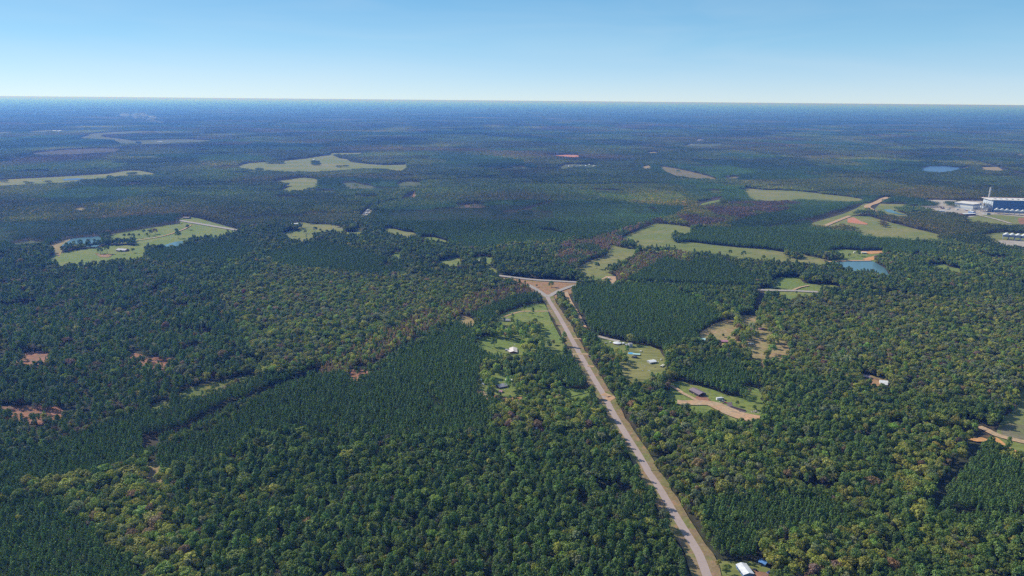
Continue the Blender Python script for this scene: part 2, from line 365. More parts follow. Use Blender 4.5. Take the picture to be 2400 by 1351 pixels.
# -- openings in the forest: (name, outline in photo pixels, material, label)
R = {1: (0, 200), 2: (600, 200), 3: (1200, 200), 4: (1800, 200), 5: (0, 500), 6: (600, 500), 7: (1200, 500), 8: (1800, 500),
     9: (0, 800), 10: (600, 800), 11: (1200, 800), 12: (1800, 800), 13: (0, 1011), 15: (1200, 1011), 16: (1800, 1011)}
def T(r, pts): return Z(R[r][0], R[r][1], pts)
K = 9.58
FIELDS = [
 ("field", T(1, [(-60,885),(250,868),(600,850),(1000,825),(1200,795),(1290,795),(1460,825),(1280,838),(1150,843),(980,860),(700,886),(400,905),(150,918),(-60,928)]), M_grass, "long pale green field at the left edge with a narrow pond"),
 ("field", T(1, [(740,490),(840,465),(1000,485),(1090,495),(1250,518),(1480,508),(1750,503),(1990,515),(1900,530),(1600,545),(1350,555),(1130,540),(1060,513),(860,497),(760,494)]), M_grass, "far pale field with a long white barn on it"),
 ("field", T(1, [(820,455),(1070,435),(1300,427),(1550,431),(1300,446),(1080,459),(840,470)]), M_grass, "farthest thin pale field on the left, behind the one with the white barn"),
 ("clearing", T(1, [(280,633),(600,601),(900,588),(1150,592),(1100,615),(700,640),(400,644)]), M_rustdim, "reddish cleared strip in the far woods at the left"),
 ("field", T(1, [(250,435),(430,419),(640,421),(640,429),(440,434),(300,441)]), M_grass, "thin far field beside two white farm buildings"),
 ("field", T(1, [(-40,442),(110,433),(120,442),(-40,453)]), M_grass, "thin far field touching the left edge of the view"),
 ("lawn", T(1, [(690,1130),(760,1138),(840,1152),(830,1166),(740,1170),(700,1160)]), M_tan, "small pale clearing with a road bend in the left woods"),
 ("field", T(2, [(-170,750),(-50,725),(100,715),(260,705),(450,685),(580,665),(690,650),(700,633),(1010,628),(1010,636),(860,642),(760,655),(770,680),(850,690),(880,715),(1050,735),(1200,745),(1400,738),(1410,770),(1330,792),(1200,770),(1000,768),(880,777),(600,797),(330,808),(100,797),(0,790),(-100,778)]), M_grass, "largest pale green pasture in the middle distance, left of centre"),
 ("field", T(2, [(160,898),(300,878),(440,858),(590,878),(570,940),(430,965),(300,987),(250,962),(340,938),(300,912)]), M_grass, "rounded green pasture just in front of the largest one"),
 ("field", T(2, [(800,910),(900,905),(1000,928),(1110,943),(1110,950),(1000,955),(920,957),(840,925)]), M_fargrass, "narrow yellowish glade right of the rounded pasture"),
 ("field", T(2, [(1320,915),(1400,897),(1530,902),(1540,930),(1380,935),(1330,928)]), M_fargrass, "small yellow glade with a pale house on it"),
 ("clearing", T(2, [(1478,985),(1503,985),(1500,1030),(1495,1075),(1440,1078),(1460,1030)]), M_red, "short pinkish track clearing in the middle distance"),
 ("clearing", T(2, [(965,1213),(1010,1180),(1040,1150),(1080,1148),(1060,1175),(1020,1210)]), M_pale, "pale yard between plantation blocks in the middle distance"),
 ("clay_pit", T(3, [(280,652),(400,653),(500,648),(600,650),(645,665),(620,692),(480,688),(380,672)]), M_redbare, "bright red bare clay patch in the far woods"),
 ("clearing", T(3, [(420,762),(480,742),(540,733),(620,738),(800,738),(790,757),(600,757),(500,764)]), M_fargrass, "pale settlement clearing just in front of the red clay patch"),
 ("field", T(3, [(1200,757),(1270,745),(1300,760),(1290,770),(1230,767)]), M_tan, "tiny pale glade at the tip of the long diagonal field"),
 ("field", T(3, [(1365,752),(1500,772),(1640,800),(1800,840),(1925,877),(1900,885),(1700,858),(1520,833),(1440,793)]), M_dimtan, "long narrow tan field running diagonally right of centre"),
 ("field", T(3, [(1985,857),(2050,850),(2115,857),(2120,872),(2010,872)]), M_dimtan, "small tan field right of the long diagonal one"),
 ("field", T(3, [(1735,1112),(1850,1082),(1950,1063),(1955,1085),(1800,1117),(1750,1130)]), M_green, "bright green sliver of field beside a dark tree line"),
 ("field", T(3, [(1720,505),(1790,504),(1790,518),(1720,519)]), M_pale, "tiny pale lot in the far woods right of centre"),
 ("field", T(3, [(1590,562),(1680,545),(1760,545),(1930,543),(2000,550),(1900,566),(1800,572),(1700,568)]), M_grass, "thin pale clearing in the far settlement right of centre"),
 ("field", T(3, [(1230,627),(1300,622),(1390,625),(1390,633),(1290,636)]), M_tan, "short thin tan strip in the far woods, centre right"),
 ("field", T(4, [(-225,958),(0,978),(250,983),(500,1013),(700,1033),(900,1063),(750,1072),(400,1052),(300,1045),(0,1022),(-200,990)]), M_grass, "long green strip field beyond the hedgerow"),
 ("field", T(4, [(-200,1008),(0,1035),(290,1058),(0,1067),(-100,1052)]), M_grass, "narrow wedge of field in front of the hedgerow"),
 ("field", T(4, [(820,1150),(900,1098),(950,1090),(940,1130),(960,1165),(870,1165),(740,1192),(735,1215),(500,1302),(440,1310),(380,1295),(560,1240),(700,1200)]), M_grass, "open grass corridor left of the curving sand road"),
 ("field", T(4, [(1040,1105),(1250,1108),(1330,1125),(1180,1140),(1170,1160),(1250,1190),(1330,1222),(1250,1215),(1110,1195),(1010,1150),(1000,1135)]), M_grass, "grass bank around the small pond beside the sand road"),
 ("field", T(8, [(500,142),(760,30),(940,27),(1000,50),(1300,130),(1625,207),(1560,243),(1300,238),(1200,218),(1030,222),(860,187),(840,150),(830,122),(700,108),(560,123)]), M_grass, "big wedge shaped pasture with a bare red patch"),
 ("field", T(4, [(1985,763),(2140,763),(2210,802),(2100,797),(1985,787)]), M_tan, "small tan field right of the far lake"),
 ("clearing", T(4, [(1440,1065),(1700,1072),(2060,1078),(2060,1130),(2500,1140),(2500,1235),(2100,1200),(1900,1210),(1800,1207),(1740,1180),(1650,1180),(1560,1160),(1440,1137),(1300,1130),(1600,1118),(1560,1085)]), M_pale, "pale yard of the power plant"),
 ("field", T(4, [(1840,1240),(1960,1212),(2120,1205),(2500,1238),(2500,1300),(2250,1298),(2100,1280),(1850,1258)]), M_grass, "green slope in front of the power plant"),
 ("clearing", T(8, [(2075,232),(2180,212),(2500,215),(2500,325),(2384,308),(2250,292),(2090,242)]), M_pale, "pale lot under the nearer fan row"),
 ("field", T(8, [(1985,205),(2150,178),(2500,195),(2500,213),(2180,212),(2100,232)]), M_grass, "thin grass strip behind the nearer fan row"),
 ("field", T(7, [(1000,245),(1100,190),(1300,110),(1350,93),(1500,108),(1680,133),(1670,175),(1520,210),(1500,262),(1700,275),(1900,300),(2100,320),(2384,340),(2534,367),(2684,382),(2804,397),(2944,432),(3064,442),(2964,457),(2929,492),(2784,477),(2500,452),(2384,435),(2150,412),(1900,378),(1600,345),(1500,315),(1200,330),(1150,290)]), M_grass, "long sweeping pasture right of centre reaching the pond"),
 ("field", T(7, [(610,500),(700,460),(780,425),(870,405),(900,350),(915,298),(1180,333),(1130,385),(880,512),(870,555),(960,572),(860,587),(700,583),(630,560)]), M_grass, "yellowish pasture with one lone tree, left of the sweeping pasture"),
 ("field", T(8, [(550,352),(700,336),(860,353),(1075,350),(1075,378),(1010,400),(990,435),(900,445),(700,445),(560,432),(700,420),(640,385)]), M_green, "green meadow on the far side of the pond"),
 ("field", T(8, [(1470,478),(1640,478),(1700,505),(1810,520),(1795,545),(1700,532),(1500,502)]), M_green, "green glade right of the pond"),
 ("clearing", T(8, [(1340,378),(1450,383),(1440,405),(1350,400)]), M_tan, "small tan clearing right of the pond's orange bank"),
 ("field", T(8, [(10,637),(110,598),(280,596),(340,655),(460,668),(550,663),(690,690),(500,712),(480,745),(390,765),(260,772),(235,797),(150,782),(90,742),(-30,735),(-30,705),(200,708),(190,655)]), M_green, "yellow green lawn beside the highway on the right"),
 ("verge", T(7, [(-150,600),(100,612),(230,627),(430,640),(600,645),(620,668),(560,692),(430,735),(330,770),(270,750),(170,692),(130,652),(-50,618)]), M_brown, "brown grass triangle inside the road junction"),
 ("clearing", Z(1280, 560, [(1350,912),(1690,918),(1720,990),(1670,1095),(1600,1080),(1540,1030),(1500,960)], 10.39), M_dirt, "small pale dirt lot beside the highway"),
 ("field", T(5, [(430,435),(470,398),(700,345),(920,320),(1020,300),(1180,298),(1260,308),(1360,330),(1360,405),(1300,427),(1100,417),(950,452),(850,457),(700,472),(560,487),(470,452)]), M_green, "near green pasture of the left farm with the farmhouse"),
 ("field", T(5, [(1020,200),(1200,170),(1480,125),(1680,95),(1665,45),(1760,30),(1850,50),(1990,90),(2240,160),(2140,187),(2000,222),(1860,217),(1760,240),(1550,290),(1370,307),(1250,297),(1260,240),(1030,240)]), M_green, "bright green pasture of the left farm beside the road"),
 ("field", T(5, [(440,302),(650,243),(670,250),(575,300),(545,365),(480,315)]), M_tan, "tan bank at the left end of the farm pond"),
 ("field", T(6, [(235,190),(360,158),(440,130),(370,132),(310,95),(410,83),(540,103),(720,108),(800,135),(840,180),(700,165),(640,180),(560,190),(530,205),(545,250),(430,267),(330,247),(290,217)]), M_grass, "olive meadow with scattered round trees left of centre"),
 ("field", T(6, [(930,138),(975,145),(1005,195),(900,197),(830,190),(830,175),(930,178)]), M_grass, "small olive gap right of the olive meadow"),
 ("field", T(6, [(1165,150),(1250,138),(1380,173),(1500,185),(1500,215),(1400,217),(1250,183)]), M_grass, "thin olive glade at the plantation edge, centre left"),
 ("field", T(6, [(1515,225),(1650,223),(1820,273),(1810,280),(1700,258),(1560,242)]), M_green, "narrow green strip bending along the plantation edge"),
 ("lawn", T(6, [(1255,380),(1310,350),(1355,352),(1355,435),(1310,432),(1300,400)]), M_green, "small bright lawn between dark trees, left of centre"),
 ("lawn", T(6, [(1425,380),(1460,365),(1465,430),(1440,410)]), M_green, "tiny bright lawn right of the tall dark pines"),
 ("lawn", T(6, [(1180,467),(1240,455),(1270,500),(1200,490)]), M_sap, "yellow green weedy patch left of centre"),
 ("lawn", T(6, [(1680,457),(1760,440),(1860,410),(1925,412),(1900,445),(1840,482),(1760,474)]), M_green, "bright green paddock left of the white roofed house"),
 ("lawn", T(6, [(1990,420),(2100,403),(2240,418),(2190,450),(2150,480),(2250,540),(2270,562),(2120,535),(2130,490),(2140,468),(2080,445)]), M_green, "green yard around the white roofed house"),
 ("clearing", T(6, [(1865,968),(1920,955),(2045,985),(2030,1000),(1930,1012)]), M_tan, "small pale glade at the edge of the homestead woods"),
 ("clearing", T(10, [(845,305),(900,270),(980,243),(1055,258),(960,300),(880,328)]), M_red, "bare reddish square at the edge of the big plantation"),
 ("clearing", T(9, [(95,150),(200,120),(270,102),(465,98),(465,155),(330,185),(300,235),(270,270),(215,200)]), M_red, "red clay opening at the far left"),
 ("clearing", T(9, [(1170,150),(1260,115),(1420,145),(1640,150),(1640,175),(1480,190),(1350,218),(1290,215)]), M_red, "red clay opening in the thinned pines"),
 ("clearing", T(9, [(1505,280),(1540,280),(1560,330),(1520,345)]), M_red, "tiny red clay gap in the thinned pines"),
 ("clearing", T(9, [(-50,610),(60,612),(270,600),(590,612),(570,680),(380,690),(180,685),(60,650)]), M_red, "orange red clearing at the left edge"),
 ("clearing", T(9, [(1310,1152),(1400,1125),(1465,1108),(1505,1212),(1450,1240),(1390,1255),(1360,1210)]), M_tan, "square tan food plot in the lower left woods"),
 ("clearing", T(9, [(1390,605),(1590,550),(1600,560),(1480,610),(1400,635)]), M_sap, "yellow sapling strip at the near end of the dark pine band"),
 ("clearing", T(9, [(1640,505),(1760,438),(1900,405),(2050,375),(2300,320),(2400,285),(2400,310),(2200,375),(1900,455),(1750,500)]), M_sap, "yellow green sapling strip along the dark pine band"),
 ("lawn", Z(1100, 700, [(575,440),(720,370),(1000,260),(1230,185),(1450,125),(1690,125),(1760,240),(1810,440),(1910,620),(2010,820),(2080,960),(2000,985),(1900,830),(1700,730),(1650,560),(1640,480),(1400,450),(1250,480),(970,430),(975,545),(700,605),(560,540),(640,480)], K), M_green, "bright lawn of the homestead left of the road"),
 ("lawn", Z(1100, 700, [(125,960),(300,885),(560,925),(760,975),(1080,950),(1170,1000),(1110,1080),(1210,1180),(1255,1300),(1030,1315),(760,1255),(400,1155),(200,1085)], K), M_green, "bright lawn around the white roofed farmhouse"),
 ("lawn", Z(1100, 700, [(1480,880),(1700,850),(2030,960),(2050,1080),(2210,1200),(1900,1225),(1700,1205),(1750,1100),(1600,950)], K), M_green, "patchy lawn under trees beside the road"),
 ("lawn", Z(1100, 840, [(280,190),(400,175),(480,260),(480,310),(640,340),(680,400),(620,450),(440,400),(440,280),(350,270)], 7.947), M_sap, "small yard of the wooded homestead below the lawn"),
 ("clearing", Z(1100, 840, [(130,450),(200,370),(290,370),(280,470),(380,640),(330,640),(240,540),(160,575)], 7.947), M_dirt, "pale dirt yard at the left of the wooded homestead"),
 ("lawn", Z(1100, 840, [(440,450),(740,420),(760,470),(640,540),(640,600),(760,660),(1010,690),(1000,735),(820,690),(640,730),(440,650),(540,590),(500,500)], 7.947), M_brown, "brown yard around the grey roofed house"),
 ("lawn", Z(1100, 840, [(1750,560),(1900,600),(2100,600),(2250,560),(2270,640),(2180,700),(1900,720),(1820,660)], 7.947), M_green, "small bright lawn touching the road"),
 ("clearing", Z(1100, 840, [(1080,1280),(1200,1240),(1420,1270),(1400,1330),(1250,1360),(1120,1340)], 7.947), M_red, "dark cut in the woods with a white box"),
 ("lawn", Z(1400, 780, [(880,560),(960,410),(1100,370),(1300,380),(1600,440),(1750,500),(1820,640),(1900,700),(1960,860),(1900,980),(1800,1130),(1560,1130),(1480,1180),(1380,1210),(1300,1150),(1240,1050),(1170,960),(1160,850),(1040,780),(880,700),(830,600)], 11.95), M_grass, "oval yard of the homestead right of the road"),
 ("clearing", Z(1400, 780, [(0,100),(200,170),(400,220),(700,260),(980,330),(960,430),(700,440),(500,420),(380,430),(210,350),(180,240),(0,160)], 11.95), M_tan, "pale yard around the round white roof"),
 ("lawn", Z(1400, 780, [(570,1010),(660,985),(960,1010),(1050,1070),(1200,1160),(1400,1240),(1380,1290),(1200,1345),(800,1345),(720,1240),(700,1150)], 11.95), M_grass, "small olive lawn below the oval yard"),
 ("lawn", Z(1560, 880, [(-40,480),(-60,360),(100,330),(100,200),(180,150),(400,150),(560,230),(760,250),(1100,350),(1400,470),(1660,490),(1760,440),(1700,240),(1900,260),(2080,320),(2180,380),(2120,540),(2250,660),(2160,800),(2140,960),(2090,1010),(1900,1035),(1700,1010),(1450,960),(1270,860),(1180,790),(1000,780),(860,780),(600,800),(480,700),(270,650),(200,560),(60,530)], K), M_green, "mown field around the long brown barn"),
 ("lawn", Z(1640, 1260, [(-20,420),(200,560),(500,620),(900,640),(1300,630),(1500,680),(1720,730),(1900,770),(1900,880),(1850,1200),(200,1250),(250,950),(120,700)], 10.9), M_grass, "yard at the bottom edge with the white metal building"),
 ("clearing", Z(1620, 720, [(110,690),(200,580),(480,410),(800,380),(830,350),(960,400),(1000,540),(940,640),(830,700),(860,800),(640,790),(620,710),(420,640),(330,760)], K), M_tan, "tan yard at the left of the right hand homestead"),
 ("clearing", Z(1620, 720, [(1110,240),(1180,200),(1440,200),(1530,250),(1500,320),(1330,390),(1210,370)], K), M_brown, "bare brown plot at the top of the right hand homestead"),
 ("clearing", Z(1620, 720, [(1250,780),(1500,800),(1500,700),(1640,700),(1760,760),(1740,860),(1640,990),(1560,1060),(1680,1200),(1640,1260),(1480,1170),(1350,1050),(1230,990)], K), M_brown, "brown paddock in the middle of the right hand homestead"),
 ("clearing", Z(1620, 720, [(1900,770),(1970,770),(2080,900),(2220,1070),(2000,1105),(1800,1060),(1790,1000),(1900,950)], K), M_tan, "tan plot at the right end of the right hand homestead"),
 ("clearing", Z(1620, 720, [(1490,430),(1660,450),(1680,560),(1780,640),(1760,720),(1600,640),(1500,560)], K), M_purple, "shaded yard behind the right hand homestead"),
 ("clearing", T(12, [(855,338),(880,308),(970,325),(1020,345),(1150,368),(1120,405),(1060,412),(980,400),(900,385)]), M_brown, "clearing around the white roofed house in the right woods"),
 ("clearing", T(12, [(1270,378),(1330,385),(1360,405),(1290,425)]), M_sap, "tiny green yard right of the white roofed house"),
 ("field", T(12, [(2600,400),(2384,440),(2330,462),(2340,560),(2290,645),(2185,715),(2150,790),(2120,850),(2200,890),(2384,940),(2600,980)]), M_scrubg, "weedy open slope at the right edge"),
 ("clearing", T(12, [(2170,778),(2250,770),(2384,790),(2600,810),(2600,850),(2384,832),(2270,822)]), M_slope, "dark soil patch on the open slope at the right edge"),
 ("field", T(12, [(2140,915),(2220,920),(2384,945),(2600,980),(2600,1130),(2384,1060),(2240,980)]), M_grass, "grass wedge between two dirt roads at the right edge"),
 ("field", T(4, [(2300,640),(2400,650),(2400,658),(2310,650)]), M_tan, "far pale strip at the right edge"),
]
SPOTS = [  # things lying on a field: pond, bare patch (no trees cleared beyond the field they lie in unless outside it)
 ("pond", T(1, [(580,878),(640,872),(720,868),(790,871),(760,880),(690,886),(600,888)]), M_lake, "narrow pond in the long field at the left edge", True),
 ("pond", T(8, [(595,467),(750,453),(980,453),(1045,490),(1095,520),(1135,562),(1115,577),(1000,542),(930,517),(850,527),(800,547),(760,510),(680,492)]), M_water, "wide blue green pond right of the sweeping pasture", True),
 ("pond", T(4, [(1430,767),(1500,757),(1640,755),(1780,768),(1790,788),(1700,797),(1600,806),(1440,792)]), M_lake, "far blue lake above the power plant", True),
 ("pond", T(4, [(1085,815),(1200,790),(1430,783),(1430,792),(1250,796),(1130,826),(1095,828)]), M_lake, "narrow inlet of the far lake", True),
 ("pond", T(4, [(1075,1160),(1140,1158),(1210,1193),(1320,1215),(1220,1208),(1110,1182)]), M_water, "small pond beside the curving sand road", False),
 ("pond", T(5, [(565,302),(680,238),(920,218),(965,250),(900,292),(700,292),(600,312)]), M_water, "dark farm pond behind a line of trees", True),
 ("pond", T(5, [(1365,306),(1540,298),(1640,268),(1765,255),(1660,302),(1560,308)]), M_water, "small blue pond at the near edge of the left farm", True),
 ("bare_patch", T(8, [(740,50),(800,40),(850,70),(930,100),(920,110),(840,104),(740,90)]), M_redbare, "bare red patch on the wedge shaped pasture", False),
 ("bare_patch", T(8, [(870,357),(1070,351),(1072,376),(960,382),(880,375)]), M_orange, "orange clay bank behind the pond", True),
 ("bare_patch", T(8, [(880,430),(940,412),(1000,402),(1010,420),(985,440),(900,438)]), M_orange, "orange clay patch at the end of the dam", True),
 ("bare_patch", T(5, [(880,375),(960,385),(1060,385),(1010,415),(930,412)]), M_brown, "brown plot beside the left farmhouse", False),
 ("bare_patch", Z(1560, 880, [(760,450),(900,470),(1010,570),(800,640),(620,620),(640,520)], K), M_red, "reddish bare ground at the end of the brown barn", False),
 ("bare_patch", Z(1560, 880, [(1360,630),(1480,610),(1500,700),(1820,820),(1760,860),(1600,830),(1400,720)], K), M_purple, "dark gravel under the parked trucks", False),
 ("bare_patch", Z(1640, 1260, [(1380,870),(1500,890),(1700,920),(1780,960),(1700,1100),(1400,1100)], 10.9), M_red, "orange dirt beside the white metal building", False),
 ("bare_patch", Z(1400, 780, [(1180,870),(1330,820),(1480,880),(1540,1000),(1480,1170),(1380,1210),(1260,1060),(1180,980)], 11.95), M_dirt, "dirt parking spot in the oval yard", False),
 ("bare_patch", Z(1100, 700, [(760,975),(880,965),(1060,1060),(1110,1090),(930,1100),(850,1050)], K), M_redbare, "orange drive leading to the white roofed farmhouse", False),
 ("bare_patch", Z(1100, 700, [(700,470),(760,440),(960,430),(960,500),(760,510)], K), M_red, "reddish yard of the upper house left of the road", False),
 ("bare_patch", T(4, [(2330,1240),(2500,1230),(2500,1302),(2350,1302),(2330,1270)]), M_red, "pinkish bare lot right of the power plant slope", False),
]
RAG = []
for nm, pts, mat, lab in FIELDS:
    poly = ground_poly(pts, False)
    far = min(p[1] for p in poly) > 11900
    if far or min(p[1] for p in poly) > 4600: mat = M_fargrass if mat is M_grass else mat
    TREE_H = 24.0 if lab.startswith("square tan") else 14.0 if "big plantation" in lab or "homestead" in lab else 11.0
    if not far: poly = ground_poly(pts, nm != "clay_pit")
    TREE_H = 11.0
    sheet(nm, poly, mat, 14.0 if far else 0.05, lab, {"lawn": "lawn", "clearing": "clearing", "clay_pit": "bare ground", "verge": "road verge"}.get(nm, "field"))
    if not far:
        paint(OPEN, poly, True)
        if mat is M_red and nm == "clearing": RAG.append(poly)
# young pines have come back inside the red clay openings
gx, gy = np.meshgrid(X0 + (np.arange(NX) + .5) * CELL, Y0 + (np.arange(NY) + .5) * CELL)
for poly in RAG:
    m_ = np.zeros((NY, NX), bool); paint(m_, poly, True)
    jj, ii = np.nonzero(m_)
    nz_ = 0.6 * vnoise(gx[jj, ii], gy[jj, ii], 17, 61) + 0.4 * vnoise(gx[jj, ii], gy[jj, ii], 7, 62)
    OPEN[jj[nz_ > 0.60], ii[nz_ > 0.60]] = False
del gx, gy
for nm, pts, mat, lab, clear in SPOTS:
    TREE_H = 6.0 if "line of" in lab else 11.0
    poly = ground_poly(pts, clear and nm == "pond" and "inlet" not in lab and "narrow pond" not in lab)
    TREE_H = 11.0
    sheet(nm, poly, mat, 0.06, lab, "pond" if nm == "pond" else "bare ground")
    if clear: paint(OPEN, ground_poly(pts, False) if nm != "pond" else poly, True)

# tree groups left standing inside the plant yard
for pp in ([(2140,473),(2170,471),(2203,481),(2195,485),(2155,484)], [(2213,476),(2225,475),(2258,477),(2256,485),(2222,483)]):
    paint(OPEN, [tuple(G(a, b, 5.0)) for a, b in pp], False)
# hedgerows and tree clumps left standing in the pastures
def unopen(pts, h=5.0): paint(OPEN, [tuple(G(a, b, h)) for a, b in pts], False)
for rr_, pp in ((2, [(525,685),(590,672),(605,740),(530,742)]), (2, [(735,642),(770,642),(768,662),(735,660)]), (2, [(812,738),(872,738),(872,756),(812,757)]), (2, [(745,745),(795,741),(795,757),(748,758)]),
                (2, [(80,695),(180,700),(262,700),(262,726),(170,726),(90,718)]), (2, [(10,762),(60,758),(66,792),(10,794)]), (2, [(365,885),(400,885),(400,897),(365,897)]), (2, [(935,920),(962,920),(962,942),(935,942)]),
                (1, [(1188,800),(1278,796),(1280,830),(1192,834)]), (1, [(245,882),(312,880),(316,914),(248,916)]), (1, [(420,876),(480,874),(484,904),(422,906)]), (1, [(1000,832),(1050,830),(1056,862),(1002,864)]), (1, [(0,872),(95,872),(100,892),(0,896)]),
                (1, [(1270,516),(1310,516),(1310,542),(1270,542)]), (3, [(1545,785),(1568,785),(1568,806),(1545,806)]),
                (7, [(925,250),(1030,252),(1140,285),(1160,320),(1100,316),(930,290)]), (7, [(1490,195),(1600,205),(1640,240),(1600,262),(1500,258)]),
                (8, [(150,345),(210,345),(310,385),(320,412),(250,412),(160,385)]), (8, [(300,352),(560,362),(640,392),(715,425),(660,432),(560,428),(440,395),(310,372)]),
                (8, [(1060,85),(1100,85),(1100,118),(1030,112)]), (4, [(640,1225),(665,1225),(665,1248),(640,1248)])):
    ym_ = max(q[1] for q in pp)
    unopen(T(rr_, [(a, ym_ - (ym_ - b) * (0.4 if rr_ < 4 else 1)) for a, b in pp]))
# small openings scattered through the far woods: yards, food plots, thinned spots
rg = np.random.default_rng(99); k = 0; tries = 0
while k < 46 and tries < 900:
    tries += 1
    u_ = rg.uniform(20, 2380); v_ = rg.uniform(285, 500) if rg.random() < .8 else rg.uniform(500, 640)
    c_ = G(u_, v_)
    if c_[1] > 9500 or abs(c_[0]) > 9500: continue
    a_ = rg.uniform(22, 60) * (0.6 + c_[1] / 4500); b_ = a_ * rg.uniform(.4, .9); th = rg.uniform(0, 3.14); n_ = 14
    pl = []
    for i in range(n_):
        f = 2 * math.pi * i / n_; r_ = rg.uniform(.75, 1.15)
        x_, y_ = a_ * math.cos(f) * r_, b_ * math.sin(f) * r_
        pl.append((c_[0] + x_ * math.cos(th) - y_ * math.sin(th), c_[1] + x_ * math.sin(th) + y_ * math.cos(th)))
    P_ = np.array(pl)
    if look(OPEN, P_[:, 0], P_[:, 1]).any(): continue
    mt = [M_fargrass, M_dimtan, M_sap, M_rust, M_rustdim][int(rg.integers(0, 5))]
    sheet("clearing", pl, mt, 0.05, "one of many small openings in the far woods", "field")
    SC.objects[-1]["group"] = "small openings in the far woods"
    paint(OPEN, pl, True); k += 1
# long straight property lines and firebreaks seen as thin breaks in the far canopy
for i in range(44):
    c_ = G(rg.uniform(0, 2400), rg.uniform(300, 455)); th = rg.choice([0.30, -0.1, 0.45]) + rg.uniform(-.1, .1); L_ = rg.uniform(250, 1000)
    paint_line(OPEN, [(c_[0] - math.cos(th) * L_ / 2, c_[1] - math.sin(th) * L_ / 2), (c_[0] + math.cos(th) * L_ / 2, c_[1] + math.sin(th) * L_ / 2)], 15 + c_[1] / 260)
# lawns that carry on under the trees
UNDER = [
 (Z(1100, 700, [(560,440),(720,370),(1000,260),(1450,125),(1690,125),(1810,440),(2080,960),(2200,1180),(1900,1240),(1250,1310),(760,1250),(130,960),(300,870),(640,800),(700,600)], K), M_green, "grass under the homestead trees left of the road"),
 (Z(1100, 840, [(130,440),(290,190),(480,170),(900,420),(1300,600),(1750,560),(2100,600),(2260,640),(1900,730),(1300,720),(640,740),(160,600)], 7.947), M_green, "grass under the trees of the wooded homestead"),
 (Z(1400, 780, [(0,100),(400,210),(980,330),(1500,400),(1820,640),(1980,900),(1850,1150),(1380,1345),(700,1345),(300,1100),(60,800)], 11.95), M_grass, "grass under the trees right of the road"),
 (Z(1620, 720, [(110,690),(480,410),(1110,190),(1530,230),(2100,420),(2220,1080),(1640,1270),(1100,1050),(560,900)], K), M_tan, "dry grass under the trees of the right hand homestead"),
]
GROVE = 8
for pts, mat, lab in UNDER:
    poly = [tuple(G(a, b)) for a, b in pts]
    LAYER[0] -= 0.9
    sheet("lawn", poly, mat, 0.92, lab, "lawn")
    LAYER[0] += 0.9
    paint(TYPE, poly, GROVE)
GROVE_POLYS = [[tuple(G(a, b)) for a, b in u_[0]] for u_ in UNDER]

# -- roads
MAIN = T(7, [(325,765),(345,820),(420,940),(500,1080),(570,1210)]) + T(11, [(615,100),(700,250),(780,390),(860,520),(920,640),(1000,780),(1080,910),(1180,1070),(1255,1200)]) + T(15, [(1260,380),(1345,500),(1430,640),(1540,830),(1640,990),(1740,1160),(1812,1351),(1900,1560),(2010,1800)])
verge_q = ribbon("road_verge", MAIN, 21.0, M_verge, 0.07, "red clay and grass verge along the straight road", "road verge", jag=0.12)
paint_line(OPEN, [(a - 2.0, b) for a, b in verge_q], 26)
main_q = ribbon("main_road", MAIN, 6.9, M_road, 0.08, "straight two lane road running from the bottom edge to the junction", "road")
HWY = [(900,606),(1000,622),(1100,638)] + T(7, [(0,602),(230,627),(420,637),(640,650)]) + [(1480,668),(1600,673),(1700,677)] + T(8, [(-20,722),(240,728),(470,740)]) + [(2050,692),(2200,700)]
q = ribbon("highway", HWY, 11, M_hwy, 0.09, "pale highway crossing behind the road junction", "road"); paint_line(OPEN, q, 26)
